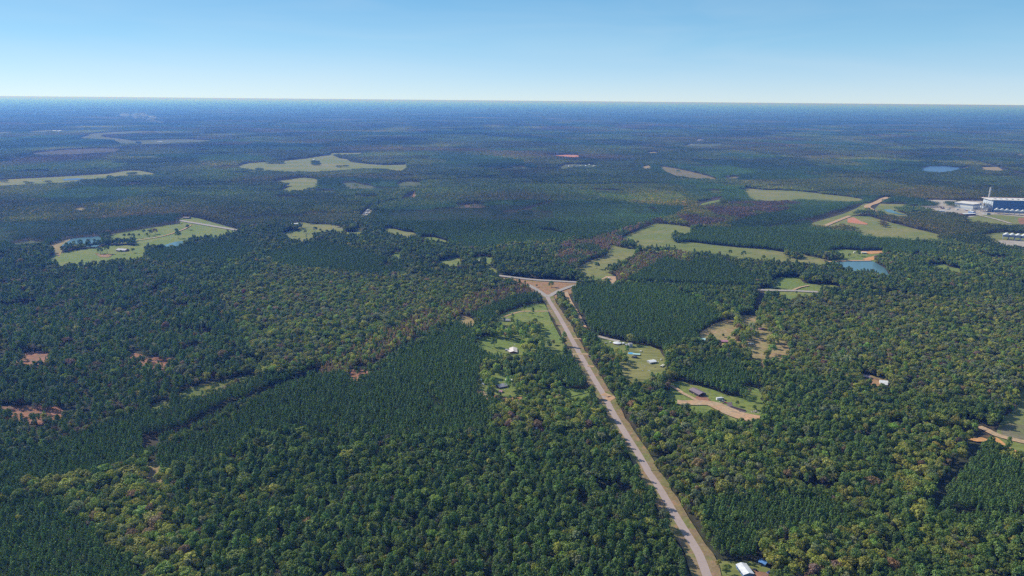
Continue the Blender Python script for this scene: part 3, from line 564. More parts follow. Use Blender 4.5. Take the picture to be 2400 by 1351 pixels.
ROADS = [
 ("side_road", T(7, [(150,672),(200,700),(280,752),(330,785)]), 9, M_hwy, "left leg of the road junction", 16),
 ("side_road", T(7, [(600,675),(540,690),(430,732),(335,785)]), 9, M_hwy, "right leg of the road junction", 16),
 ("dirt_track", T(7, [(500,740),(540,830),(600,930),(660,1040),(690,1110)]), 7, M_dirt, "narrow dirt track along the edge of the pine block", 14),
 ("dirt_track", T(7, [(560,1175),(650,1180)]), 4, M_dirt, "short driveway right of the road, upper", 6),
 ("dirt_track", T(7, [(640,1120),(720,1130),(900,1180),(1000,1200)]), 7, M_pale, "gravel drive to the round white roof", 14),
 ("dirt_track", T(11, [(555,132),(600,128),(720,130)]), 5, M_dirt, "driveway crossing the road at the homesteads", 8),
 ("dirt_track", T(11, [(700,240),(760,245)]), 5, M_dirt, "stub driveway right of the road", 8),
 ("dirt_track", T(11, [(845,500),(900,520),(930,532),(880,560)]), 9, M_dirt, "sandy road mouth on the right of the road", 14),
 ("dirt_road", Z(1560, 880, [(260,625),(450,640),(700,640),(900,640),(1150,680),(1350,770),(1600,870),(1850,940),(2110,985)], K), 13, M_dirt, "broad tan dirt road through the barn field", 20),
 ("dirt_track", Z(1560, 880, [(120,255),(220,310),(400,430),(560,510),(700,590)], K), 5, M_dirt, "thin dirt drive joining the broad dirt road", 9),
 ("dirt_road", Z(1560, 880, [(1000,650),(1150,720),(1400,850),(1700,960),(1950,1010)], K), 14, M_dirt, "near side of the dirt yard by the barn", 18),
 ("dirt_track", Z(1100, 700, [(780,430),(1000,350),(1200,305),(1500,305),(1860,300)], K), 4, M_dirt, "sandy driveway across the bright lawn", 5),
 ("dirt_road", T(12, [(1950,800),(2030,835),(2120,880),(2200,905),(2384,950),(2600,990)]), 9, M_dirt, "pale dirt road at the right edge", 24),
 ("dirt_road", T(12, [(1900,925),(1980,932),(2050,900),(2110,920),(2200,990),(2290,1040),(2384,1075),(2600,1150)]), 8, M_orange, "orange dirt road at the right edge", 22),
 ("dirt_track", T(12, [(1200,825),(1290,838),(1430,872),(1560,880),(1720,900),(1900,925)]), 6, M_orange, "orange track half hidden in the right woods", 20),
 ("sand_road", T(4, [(1120,1047),(1075,1062),(1000,1100),(940,1120),(925,1140),(970,1165),(1050,1205)]), 20, M_dirt, "curving sand road on the right", 40),
 ("dirt_track", T(8, [(490,142),(600,92),(760,30)]), 12, M_dirt, "dirt road along the wedge shaped pasture", 20),
 ("dirt_track", T(8, [(560,458),(750,448),(960,447)]), 9, M_dirt, "road on the dam behind the pond", 16),
 ("dirt_track", T(4, [(1795,790),(1840,775),(1882,763)]), 16, M_dirt, "dam road at the far lake", 40),
 ("dirt_track", T(4, [(1950,1212),(2100,1245),(2260,1292)]), 12, M_pale, "access road on the slope below the plant", 20),
 ("farm_road", T(5, [(1668,70),(1760,87),(1900,110),(2220,165)]), 14, M_hwy, "pale road beside the left farm", 34),
 ("dirt_track", T(5, [(1270,258),(1450,232),(1600,195),(1720,150),(1780,115)]), 5, M_dirt, "farm track across the bright left pasture", 6),
 ("dirt_track", T(8, [(1980,610),(2150,630),(2300,645),(2384,668),(2480,690)]), 8, M_pale, "pale road half hidden in the right woods", 30),
 ("dirt_track", T(8, [(235,722),(300,695),(380,680)]), 5, M_dirt, "driveway on the lawn beside the highway", 6),
]
for nm, pts, w, mat, lab, clr in ROADS:
    q = ribbon(nm, pts, w, mat, 0.1, lab, "road" if "road" in nm else "track"); paint_line(OPEN, q, clr)
# cuts through the forest (no surface of their own)
def px_line(pts, z=0.0): return [tuple(G(u, v, z)) for u, v in pts]
CUTS = [
 (T(9, [(1405,1040),(1410,940),(1450,925),(1700,870),(1900,760),(2100,640),(2384,545)]) + T(10, [(0,540),(200,450),(400,385),(560,305)]), 19),
 (T(10, [(350,850),(480,870),(600,905),(720,940)]), 8),
 (T(7, [(2340,700),(2310,820),(2260,950)]), 14),
 (T(16, [(2000,90),(1900,200),(1820,310),(1740,390),(1640,520),(1560,700),(1540,790)]), 11),
 (T(16, [(1640,800),(1900,815),(2384,830)]), 12),
 (T(3, [(-40,1195),(160,1160),(380,1108)]), 34),
 (T(2, [(1070,1150),(1240,1105),(1380,1080),(1480,1010)]), 26),
 (T(4, [(0,1345),(400,1270),(700,1180),(870,1118)]), 22),
 (T(10, [(1580,520),(1640,570),(1700,640),(1600,700),(1560,730)]), 7),
 (T(3, [(1700,1110),(1950,1052)]), 30),
 ([(1115,758),(1090,746),(1000,788),(930,832),(860,872)], 13),
 (T(4, [(640,400),(850,430),(1010,470),(1180,543),(1400,592),(1510,617),(1740,658),(1980,722),(2150,775),(2384,838),(2500,870)]), 46),
 (T(15, [(900,590),(1000,600)]), 22),
 (T(16, [(330,560),(500,570),(620,540)]), 12),
 (T(15, [(1260,270),(1330,290),(1450,270)]), 16),
]
for pts, w in CUTS:
    paint_line(OPEN, px_line(pts, 0.0), w)

# -- kinds of wood
def TT(pts, v): paint(TYPE, [tuple(G(a, b, 11.0)) for a, b in pts], v)
MIX, PLANT, THIN, RUSTY, YELLOW, HARD, RUSTSOLID, YOUNG = 0, 1, 2, 3, 4, 5, 6, 7
PINEHW = 9
TT([(380,1110),(480,1080),(700,1040),(1180,1000),(1420,1000),(1545,1150),(1660,1351),(1720,1450),(400,1450),(480,1351)], PINEHW)
TT([(-300,560),(120,600),(330,625),(520,690),(600,790),(560,850),(420,900),(300,960),(0,1080),(-300,1100)], THIN)
TT([(620,590),(760,562),(900,600),(960,640),(800,652),(640,612)], PLANT)
TT([(100,520),(430,500),(440,520),(200,560),(-100,600),(-100,520)], PLANT)
TT([(345,585),(420,575),(560,560),(600,580),(560,610),(350,612)], PLANT)
TT([(880,490),(1180,470),(1420,470),(1620,485),(1500,545),(1300,560),(1100,580),(900,535)], PLANT)
TT([(1820,490),(1980,478),(2015,490),(1900,530),(1800,547),(1700,525)], PLANT)
TT([(1580,562),(1640,532),(1900,530),(2010,545),(2200,572),(2190,590),(1900,592),(1700,582)], PLANT)
TT([(1440,655),(1560,600),(1700,608),(1790,650),(1760,668),(1640,672)], PLANT)
TT([(520,690),(640,620),(900,640),(1100,640),(1200,660),(1090,735),(960,790),(760,870),(600,840)], HARD)
TT([(1790,700),(2100,690),(2400,700),(2600,760),(2600,1000),(2100,900),(1800,860),(1850,800)], HARD)
TT([(880,780),(1000,720),(1120,680),(1240,660),(1260,690),(1090,740),(1000,775),(960,800),(780,880),(690,875),(800,820)], RUSTY)
TT([(1305,600),(1310,570),(1400,550),(1560,508),(1630,500),(1560,530),(1420,585),(1380,600),(1330,625)], RUSTSOLID)
TT([(1560,520),(1700,475),(1860,462),(1850,490),(1700,520),(1600,535)], RUSTSOLID)
TT([(1420,645),(1500,588),(1625,585),(1620,615),(1560,600),(1450,660)], RUSTY)
TT([(1345,662),(1560,665),(1780,690),(1770,735),(1700,748),(1650,770),(1630,790),(1560,812),(1480,805),(1400,792),(1370,780),(1340,720),(1325,690)], PLANT)
TT([(1560,665),(1780,690),(1772,732),(1700,735),(1640,700)], MIX)
TT([(1090,735),(1210,688),(1262,683),(1285,720),(1150,748)], PLANT)
TT([(1080,745),(1105,760),(1115,800),(1190,832),(1125,855),(1130,880),(1130,915),(1180,945),(1215,950),(1170,990),(1090,1003),(1000,1020),(900,1018),(800,1013),(740,1030),(680,1000),(600,1010),(560,1040),(480,1075),(370,1092),(345,1050),(410,1030),(500,1000),(600,930),(700,880),(800,866),(860,885),(930,835)], PLANT)
TT([(740,862),(600,880),(480,925),(350,945),(200,1005),(60,1055),(-60,1090),(-60,1170),(200,1112),(300,1082),(355,1050),(500,975),(620,915),(745,872)], PLANT)
TT([(-300,1190),(0,1178),(120,1150),(180,1200),(240,1260),(330,1330),(360,1420),(-300,1420)], PLANT)
TT([(60,1130),(200,1110),(330,1075),(400,1110),(370,1200),(480,1351),(420,1420),(350,1351),(250,1255),(170,1190)], YELLOW)
TT([(1290,828),(1345,828),(1385,915),(1325,915)], PLANT)
TT([(1590,905),(1575,868),(1690,828),(1780,880),(1750,932),(1650,895)], PLANT)
TT([(1650,1175),(1760,1150),(1950,1160),(2000,1230),(1900,1280),(1680,1290)], PLANT)
TT([(2290,1038),(2420,1090),(2420,1215),(2280,1250),(2200,1215),(2225,1120)], PLANT)
TT([(1150,950),(1290,925),(1400,960),(1400,1000),(1250,1000),(1170,1000)], YELLOW)
TT([(1780,1240),(2050,1230),(2100,1320),(1900,1351),(1780,1300)], YELLOW)
TT([(2080,1000),(2240,960),(2300,1020),(2220,1110),(2170,1220),(2120,1150)], YELLOW)
TT([(1290,690),(1330,690),(1350,740),(1375,775),(1340,790),(1310,730)], YELLOW)
TT([(1500,1080),(1620,1180),(1800,1120),(1760,1020),(1450,940)], HARD)
TT([(430,905),(560,885),(730,835),(740,862),(600,880),(480,925),(430,925)], YELLOW)

# ------------------------------------------------------------------ trees
def leaf_mesh(name, cen, nor, size, var, mat, stretch=None, trunk=None):
    """many small leaf clusters; var = per-leaf colour variation (N,3)"""
    cen = np.asarray(cen, float); nor = np.asarray(nor, float); N = len(cen)
    nor = nor / (np.linalg.norm(nor, axis=1, keepdims=True) + 1e-9)
    a = rng.normal(size=(N, 3)); t1 = np.cross(nor, a); t1 /= np.linalg.norm(t1, axis=1, keepdims=True) + 1e-9
    t2 = np.cross(nor, t1)
    s = np.asarray(size).reshape(-1, 1) * 0.5
    e = 0.65 + 0.7 * rng.random((N, 1))
    V = np.stack([cen + t1 * s * e, cen + t2 * s, cen - t1 * s * e, cen - t2 * s], 1).reshape(-1, 3)
    nv = len(V)
    me = bpy.data.meshes.new(name)
    me.vertices.add(nv); me.vertices.foreach_set("co", V.ravel())
    me.loops.add(nv); me.loops.foreach_set("vertex_index", np.arange(nv, dtype=np.int32))
    me.polygons.add(N); me.polygons.foreach_set("loop_start", np.arange(0, nv, 4, dtype=np.int32))
    me.update(calc_edges=True)
    at = me.attributes.new("leafvar", 'FLOAT_VECTOR', 'FACE')
    at.data.foreach_set("vector", np.asarray(var, float).astype(np.float32).ravel())
    me.materials.append(mat)
    return me

def pine_leaves(h, r, n, base=0.35, round_top=0.75, size=0.75):
    """crown of a pine as whorled boughs"""
    cen = []; nor = []; sz = []
    nb = max(7, n // 9)
    for b in range(nb):
        t = (b + RND.random()) / nb
        z = h * (base + (1 - base) * t ** 0.9)
        rr = r * (1 - t) ** round_top * RND.uniform(0.65, 1.15) + 0.25
        an = RND.uniform(0, 6.283)
        for k in range(max(2, n // nb)):
            q = RND.random() ** 0.6
            a2 = an + RND.gauss(0, 0.28)
            cen.append((math.cos(a2) * rr * q, math.sin(a2) * rr * q, z - rr * q * 0.12 + RND.gauss(0, 0.22) + q * 0.3))
            nor.append((math.cos(a2) * 0.7 + RND.gauss(0, .45), math.sin(a2) * 0.7 + RND.gauss(0, .45), 0.75 + RND.gauss(0, .4)))
            sz.append(size * RND.uniform(0.7, 1.35))
    return np.array(cen), np.array(nor), np.array(sz)

def broad_leaves(h, r, n, lobes=12, size=0.85):
    cen = []; nor = []; sz = []
    cz = h - r * 0.95
    L = []
    for k in range(lobes):
        an = k * 2.399 + RND.uniform(-.4, .4)
        q = math.sqrt((k + 0.5) / lobes)
        up = math.sqrt(max(0.0, 1 - (q * 0.93) ** 2))
        rr = r * RND.uniform(0.55, 0.85) * q
        L.append((math.cos(an) * rr, math.sin(an) * rr, cz + r * 0.60 * up + RND.uniform(-1.1, .7), r * RND.uniform(0.22, 0.50)))
    for k in range(lobes // 2):
        an = RND.uniform(0, 6.283)
        L.append((math.cos(an) * r * .7, math.sin(an) * r * .7, cz - r * RND.uniform(0.1, 0.6), r * RND.uniform(.25, .38)))
    per = n // len(L)
    for (x, y, z, lr) in L:
        for k in range(per):
            d = np.array([RND.gauss(0, 1), RND.gauss(0, 1), RND.gauss(0.35, 0.9)]); d /= np.linalg.norm(d)
            rr = lr * RND.uniform(0.82, 1.12)
            cen.append((x + d[0] * rr, y + d[1] * rr, z + d[2] * rr * 0.85))
            nor.append((d[0] + RND.gauss(0, .28), d[1] + RND.gauss(0, .28), d[2] + RND.gauss(0, .28)))
            sz.append(size * RND.uniform(0.65, 1.4))
    return np.array(cen), np.array(nor), np.array(sz)

def leafvar(n, a=0.22, hue=0.12):
    b = 1 + rng.uniform(-a, a, (n, 1)); h = rng.uniform(-hue, hue, (n, 1))
    return np.clip(np.concatenate([b * (1 + h), b, b * (1 - h * 1.2)], 1), 0.2, 3)

def trunk_mesh(name, h, r0, limbs=4, top=0.85, r=3.0, limb_z=(0.4, 0.8)):
    bm = bmesh.new()
    def cone(p, q, ra, rb, seg=6):
        p = Vector(p); q = Vector(q); d = q - p
        geo = bmesh.ops.create_cone(bm, cap_ends=True, segments=seg, radius1=ra, radius2=rb, depth=d.length)
        mt = Matrix.Translation((p + q) / 2) @ d.to_track_quat('Z', 'Y').to_matrix().to_4x4()
        bmesh.ops.transform(bm, matrix=mt, verts=geo["verts"])
    cone((0, 0, -0.3), (0, 0, h * top), r0, r0 * 0.25)
    for k in range(limbs):
        an = k * 2.4 + RND.random(); z = h * RND.uniform(*limb_z)
        cone((0, 0, z), (math.cos(an) * r * .7, math.sin(an) * r * .7, z + r * .45), r0 * .4, r0 * .12, 5)
    me = bpy.data.meshes.new(name); bm.to_mesh(me); bm.free(); me.materials.append(bark)
    return me

PROTO = {}   # kind -> list of (crown mesh, trunk mesh)
def make_protos():
    PROTO["young_pine"] = []
    for i in range(4):
        h = RND.uniform(12.0, 14.0); r = RND.uniform(2.0, 2.5)
        c, n, s = pine_leaves(h, r * 1.1, 250, 0.40, 0.55, 0.66)
        PROTO["young_pine"].append((leaf_mesh("young_pine_crown", c, n, s, leafvar(len(c)), fol), trunk_mesh("pine_trunk", h, .18, 3, .9, r)))
    PROTO["pine"] = []
    for i in range(4):
        h = RND.uniform(14.5, 17.0); r = RND.uniform(3.1, 3.9)
        c, n, s = pine_leaves(h, r, 420, 0.52, 0.33, 0.8)
        PROTO["pine"].append((leaf_mesh("pine_crown", c, n, s, leafvar(len(c)), fol), trunk_mesh("pine_trunk", h, .26, 5, .9, r)))
    PROTO["broad"] = []
    for i in range(6):
        h = RND.uniform(12.0, 16.0); r = RND.uniform(3.6, 5.2)
        c, n, s = broad_leaves(h, r, 950, RND.randint(9, 15), 0.8)
        PROTO["broad"].append((leaf_mesh("broadleaf_crown", c, n, s, leafvar(len(c), 0.25, 0.15), fol), trunk_mesh("broadleaf_trunk", h, .32, 6, .75, r)))
    PROTO["bare"] = []
    for i in range(2):
        h = RND.uniform(11, 13); r = RND.uniform(3, 4)
        c, n, s = broad_leaves(h, r, 300, 10, 0.5)
        PROTO["bare"].append((leaf_mesh("thin_crown", c, n, s, leafvar(len(c), .3, .1), fol), trunk_mesh("thin_trunk", h, .25, 12, .9, r)))
make_protos()
KINDS = ["young_pine", "pine", "broad", "bare"]
VAR0 = {"young_pine": 0, "pine": 4, "broad": 8, "bare": 14}
NV = {"young_pine": 4, "pine": 4, "broad": 6, "bare": 2}

C_PLANT = np.array((0.034, 0.074, 0.040)); C_PINE = np.array((0.040, 0.080, 0.042)); C_GREEN = np.array((0.062, 0.105, 0.034))
C_OLIVE = np.array((0.105, 0.125, 0.040)); C_YEL = np.array((0.20, 0.19, 0.035)); C_RUST = np.array((0.20, 0.125, 0.06))
C_PINK = np.array((0.185, 0.115, 0.082)); C_GREY = np.array((0.115, 0.105, 0.095)); C_RED = np.array((0.24, 0.06, 0.05)); C_BLUEG = np.array((0.075, 0.11, 0.065))
C_BRIGHT = np.array((0.085, 0.15, 0.035))
C_PLANT = np.array((0.071, 0.124, 0.046)); C_PINE = np.array((0.075, 0.126, 0.046)); C_GREEN = np.array((0.110, 0.155, 0.048)); C_OLIVE = np.array((0.165, 0.18, 0.055)); C_BLUEG = np.array((0.120, 0.155, 0.085))
C_BRIGHT = np.array((0.115, 0.19, 0.05)); C_GREY = np.array((0.16, 0.145, 0.125)); C_YEL = np.array((0.25, 0.23, 0.045))
PAL = np.stack([C_PLANT, C_PINE, C_GREEN, C_OLIVE, C_YEL, C_RUST, C_PINK, C_GREY, C_RED, C_BLUEG, C_BRIGHT]) * np.array((1.82, 1.72, 0.98))
PAL[0] *= 1.10
PAL[[7, 9]] *= np.array((0.98, 0.90, 1.25))
C_RUST = np.array((0.30, 0.205, 0.095)); C_PINK = np.array((0.29, 0.195, 0.13))
PAL[4] = (0.33, 0.31, 0.06); PAL[5] = C_RUST; PAL[6] = C_PINK; PAL[8] = (0.28, 0.10, 0.08)
# rows: wood type -> probability of palette entries
MIXP = {
 MIX:   [0.03, 0.30, 0.34, 0.12, 0.008, 0.006, 0.004, 0.03, 0.001, 0.09, 0.034],
 PLANT: [0.93, 0.045, 0.015, 0.003, 0.001, 0.001, 0, 0.003, 0, 0.002, 0],
 THIN:  [0.22, 0.36, 0.06, 0.03, 0.004, 0.01, 0.02, 0.08, 0, 0.22, 0],
 RUSTY: [0.02, 0.10, 0.11, 0.15, 0.06, 0.27, 0.20, 0.04, 0, 0.05, 0],
 YELLOW:[0.03, 0.18, 0.28, 0.27, 0.06, 0.025, 0.012, 0.06, 0.0, 0.06, 0.025],
 HARD:  [0.01, 0.11, 0.33, 0.19, 0.012, 0.010, 0.008, 0.05, 0.001, 0.22, 0.049],
 PINEHW: [0.14, 0.44, 0.24, 0.06, 0.004, 0.004, 0.002, 0.02, 0, 0.07, 0.02],
 GROVE: [0.0, 0.24, 0.30, 0.24, 0.03, 0.01, 0.005, 0.03, 0, 0.08, 0.065],
 RUSTSOLID: [0.02, 0.10, 0.05, 0.10, 0.02, 0.18, 0.47, 0.05, 0, 0.01, 0],
}
def choose(types, x, y, seed):
    """colour and kind for trees at x, y"""
    n = len(x)
    r = rng.random(n)
    # neighbours tend to be of one sort: blend the random number with slow noise
    nz = vnoise(x, y, 55, seed) ; nz2 = vnoise(x, y, 19, seed + 5)
    q = np.clip(0.50 * r + 0.5 * np.clip((0.6 * nz + 0.4 * nz2 - 0.5) * 1.9 + 0.5, 0, 1), 0, 0.9999)
    q = np.where(rng.random(n) < 0.45, rng.random(n), q)
    idx = np.zeros(n, int)
    for t, p in MIXP.items():
        m = types == t
        c = np.cumsum(p); c /= c[-1]
        # order entries so that similar ones sit together
        idx[m] = np.searchsorted(c, np.where(t in (PLANT,), r[m], q[m]))
    idx = np.clip(idx, 0, len(PAL) - 1)
    col = PAL[idx] * np.exp(rng.normal(0, 0.17, (n, 1)))
    # slow drift of tone across the stand
    dr = vnoise(x, y, 240, seed + 9)[:, None] * 0.36 + 0.82
    col = col * dr
    col = col * (1 + rng.uniform(-0.07, 0.07, (n, 3)))
    col[types == RUSTY] *= 1.32; col[types == RUSTSOLID] *= 1.3; col[types == HARD] *= 1.08; col[types == YELLOW] *= 1.12; col[types == GROVE] *= 1.28
    kind = np.full(n, 2)
    kind[idx == 0] = 0; kind[idx == 1] = 1; kind[idx == 7] = 3
    gm = (types == RUSTSOLID) & (vnoise(x, y, 45, 73) > .70); col[gm] = C_GREEN * 1.5 * rng.uniform(.8, 1.2, (gm.sum(), 1))
    m = (types == RUSTSOLID) & (idx != 1); kind[m] = np.where(rng.random(m.sum()) < 0.8, 0, 2)
    m = (types == RUSTY) & ((idx == 5) | (idx == 6)); kind[m] = 0
    return idx, col, kind

TANH = math.tan(math.radians(42))
def in_wedge(x, y, pad=60.0):
    return np.abs(x) < y * TANH * 0.98 + pad

SINGLE_R = 2000.0
def scatter(spacing, ymax, want, jit=0.38, ang=0.0, y0=370.0):
    R_ = ymax * 1.0
    xs = np.arange(-R_, R_, spacing); ys = np.arange(y0 - 200, ymax + 200, spacing * 0.866)
    gx, gy = np.meshgrid(xs, ys); gx = gx + (np.arange(len(ys)) % 2)[:, None] * spacing / 2
    gx = gx.ravel() + rng.uniform(-jit, jit, gx.size) * spacing; gy = gy.ravel() + rng.uniform(-jit, jit, gy.size) * spacing
    ca, sa = math.cos(ang), math.sin(ang)
    cy = ymax / 2
    x = ca * gx - sa * (gy - cy); y = sa * gx + ca * (gy - cy) + cy
    m = in_wedge(x, y) & (np.hypot(x, y) > y0) & (np.hypot(x, y) < ymax)
    x = x[m]; y = y[m]
    t = look(TYPE, x, y)
    m = np.isin(t, want) & ~look(OPEN, x, y)
    return x[m], y[m], t[m]

PX = []; PY = []; PT = []
for pl in GROVE_POLYS: paint(TYPE, pl, GROVE)
for sp, want, jit, ang in ((3.6, [PLANT], 0.25, 0.5), (4.4, [MIX, HARD, PINEHW], 0.42, 0.2), (5.6, [YELLOW], .42, .3), (4.6, [THIN], 0.42, 0.9), (4.3, [RUSTY, RUSTSOLID], 0.4, 0.7), (8.6, [GROVE], 0.45, 0.1)):
    x, y, t = scatter(sp, SINGLE_R, want, jit, ang)
    PX.append(x); PY.append(y); PT.append(t)
PX = np.concatenate(PX); PY = np.concatenate(PY); PT = np.concatenate(PT)
idx, col, kind = choose(PT, PX, PY, 3)
# thinned pines: drop trees in clumps so that the ground shows
drop = (PT == THIN) & (vnoise(PX, PY, 24, 77) * 0.7 + 0.3 * rng.random(len(PX)) > 0.62)
gap = (PT != PLANT) & (vnoise(PX, PY, 15, 21) > 0.86) & (rng.random(len(PX)) < 0.8)
gap |= (vnoise(PX, PY, 9, 23) > 0.93) & (PT != PLANT)
keep = ~(drop | gap)
PX, PY, PT, idx, col, kind = PX[keep], PY[keep], PT[keep], idx[keep], col[keep], kind[keep]
n = len(PX)
sca = np.where(kind == 2, rng.uniform(0.50, 0.80, n), rng.uniform(0.68, 0.92, n))
sca[kind == 0] = rng.uniform(0.84, 0.95, (kind == 0).sum())
sca[(PT == YELLOW) & (kind == 2)] *= 1.3; sca[(PT == GROVE)] *= 1.3
big = (kind == 2) & (rng.random(n) < 0.11); sca[big] *= rng.uniform(1.25, 1.75, big.sum())
mp_ = (kind == 1) & (PT != PLANT); sca[mp_] *= rng.uniform(.72, 1.22, mp_.sum())
sca[(kind == 2) & (PT == PLANT)] *= 0.8
sca[(PT == RUSTY) | (PT == RUSTSOLID)] *= 0.88
sz = sca * np.where(kind == 2, 1.22, 1.12); sz = np.minimum(sz, 1.15)
hn_ = 0.86 + 0.28 * vnoise(PX, PY, 70, 44); hn_[PT == PLANT] = 0.94; sca *= hn_; sz *= hn_
rot = rng.uniform(0, 6.283, n)
vid = np.array([VAR0[KINDS[k]] for k in kind]) + (rng.random(n) * np.array([NV[KINDS[k]] for k in kind])).astype(int)
print("single trees", n)

# the nearest trees in the picture become trees of their own
u, v = project(PX, PY, np.full(n, 10.0)); dist = np.hypot(PX, PY)
vis = (u > -5) & (u < W0 + 5) & (v < H0 + 4)
own = np.zeros(n, bool)
FIELD_TREES = 66
for ks, lim in (((0, 1), 298), ((2, 3), 298 - FIELD_TREES)):
    cand = np.where(vis & np.isin(kind, ks))[0]
    own[cand[np.argsort(dist[cand])[:lim]]] = True

CNAME = ["dark green", "deep green", "mid green", "olive green", "yellow", "rusty orange", "reddish brown", "grey half bare", "red", "grey green", "bright green"]
def road_x(y):
    q = np.array(main_q); o = np.argsort(q[:, 1]); return np.interp(y, q[o, 1], q[o, 0])
def where_words(x, y, u_, v_):
    rx = float(road_x(y)); d = x - rx
    side = "left of the road" if d < 0 else "right of the road"
    if abs(d) < 24: return "beside the verge " + side
    if u_ < 330: return "in the bottom left corner woods"
    if u_ < 800: return "in the woods at the bottom left of centre"
    if u_ < 1250: return "in the woods at the bottom centre"
    if d < 0: return "in the woods left of the road, bottom"
    if u_ < 1950: return "in the woods right of the road, bottom"
    return "in the bottom right corner woods"

def place_tree(kindname, vi, x, y, s, rz, tint, ci, where, group_extra=None, sxy=1.0, zs=None):
    nm = {"young_pine": "pine_tree", "pine": "pine_tree", "broad": "broadleaf_tree", "bare": "broadleaf_tree"}[kindname]
    crown_me, trunk_me = PROTO[kindname][vi]
    t = empty(nm, (x, y, 0), rz); t.scale = (s * sxy, s * sxy, s if zs is None else zs)
    c = bpy.data.objects.new("crown", crown_me); link(c, t); c["tint"] = [float(k) for k in tint]
    k = bpy.data.objects.new("trunk", trunk_me); link(k, t)
    word = {"young_pine": "narrow pine", "pine": "tall pine", "broad": "broad crowned tree", "bare": "thin branchy tree"}[kindname]
    lab = f"{CNAME[ci]} {word} {where}"
    tag(t, lab, "pine tree" if nm == "pine_tree" else "tree", group_extra or lab)
    return t, c

proto_obj = {}
for i in np.where(own)[0]:
    kn = KINDS[kind[i]]; vi = vid[i] - VAR0[kn]
    t, c = place_tree(kn, vi, PX[i], PY[i], sca[i], rot[i], col[i], idx[i], where_words(PX[i], PY[i], u[i], v[i]), zs=sz[i])
    proto_obj.setdefault(int(vid[i]), c)

# trees standing alone in the open: (pixel of the foot, height m, kind, colour, where)
LONE = []
def lone(r_, pts, k=2384 / 600):
    ox, oy = r_ if isinstance(r_, tuple) else R[r_]
    for (x, y, h, kn, ci, wh) in pts: LONE.append((ox + x / k, oy + y / k, h, kn, ci, wh))
lone(7, [(790, 522, 17, "broad", 1, "alone in the yellowish pasture right of centre"), (1170, 295, 12, "broad", 2, "at the end of the hedgerow in the pasture"),
         (2030, 400, 14, "broad", 1, "first at the near side of the sweeping pasture"), (2155, 412, 16, "broad", 1, "second at the near side of the sweeping pasture"), (2340, 440, 12, "broad", 2, "last at the near side of the sweeping pasture"), (1932, 385, 8, "broad", 5, "small at the near edge of the sweeping pasture"),
         (365, 690, 13, "broad", 1, "in the brown triangle of the junction"), (230, 690, 6, "broad", 2, "small, at the left of the junction triangle")])
lone(8, [(180, 388, 14, "broad", 2, "leftmost of the clump in the sweeping pasture"), (230, 410, 14, "broad", 1, "in the middle of the clump in the sweeping pasture"), (280, 415, 12, "broad", 9, "right in the clump in the sweeping pasture"), (202, 442, 7, "broad", 1, "small and alone in the sweeping pasture"),
         (530, 465, 7, "broad", 6, "small, at the left tip of the pond"), (690, 420, 13, "broad", 1, "beside the meadow behind the pond, left"), (758, 410, 9, "broad", 1, "small, in the meadow behind the pond"), (836, 402, 14, "broad", 2, "large, in the meadow behind the pond"),
         (610, 425, 14, "broad", 2, "in the clump left of the pond meadow"), (560, 425, 13, "broad", 9, "at the left of the clump by the pond meadow"), (500, 405, 13, "broad", 1, "in the tree line left of the pond meadow"),
         (1520, 505, 9, "broad", 2, "in the green glade right of the pond"), (265, 755, 6, "broad", 1, "small, on the lawn below the highway")])
lone(5, [(1645, 190, 15, "broad", 1, "upper of the two in the bright left pasture"), (1660, 235, 19, "broad", 1, "big and round in the bright left pasture"), (1750, 155, 16, "broad", 2, "beside the pale farm road"),
         (1297, 232, 11, "broad", 2, "single, small, in the left pasture"), (1345, 208, 15, "broad", 2, "left in the grove of the left pasture"), (1400, 210, 16, "broad", 9, "middle of the grove of the left pasture"), (1445, 195, 16, "broad", 6, "right in the grove of the left pasture"), (1370, 218, 10, "broad", 2, "in front of the grove of the left pasture"),
         (1160, 235, 13, "broad", 2, "in the row beside the farm pond, right"), (1205, 232, 13, "broad", 9, "in the row beside the farm pond, middle"), (1240, 235, 13, "broad", 2, "in the row beside the farm pond, upper"),
         (935, 380, 16, "broad", 1, "left of the pair by the farmhouse"), (1000, 380, 18, "broad", 1, "right of the pair by the farmhouse"), (1130, 385, 10, "broad", 2, "in front of the farmhouse"), (1240, 370, 12, "broad", 2, "right of the farmhouse"),
         (690, 300, 12, "broad", 2, "at the pond's near shore, left"), (750, 305, 15, "broad", 1, "at the pond's near shore, middle"), (825, 285, 13, "broad", 9, "at the pond's near shore, right of the middle"), (880, 275, 11, "broad", 2, "at the pond's near shore, right"), (1095, 290, 18, "broad", 9, "tall, between pond and pasture"),
         (1060, 300, 15, "broad", 2, "in the row below the farm pond, left"), (1140, 290, 15, "broad", 9, "in the row below the farm pond, middle"), (1190, 292, 14, "broad", 2, "in the row below the farm pond, right"), (1235, 295, 15, "broad", 1, "in the row below the farm pond, far right"), (970, 215, 15, "broad", 6, "above the farm pond, left"), (1010, 210, 16, "broad", 5, "above the farm pond, right")])
lone(6, [(460, 192, 11, "broad", 9, "in the middle of the olive meadow"), (470, 240, 12, "young_pine", 0, "lowest in the olive meadow"), (330, 215, 13, "broad", 1, "left in the olive meadow"), (555, 178, 16, "broad", 1, "large, at the right of the olive meadow"), (600, 178, 11, "broad", 2, "beside the large one in the olive meadow"), (740, 130, 16, "broad", 1, "at the top of the olive meadow")])
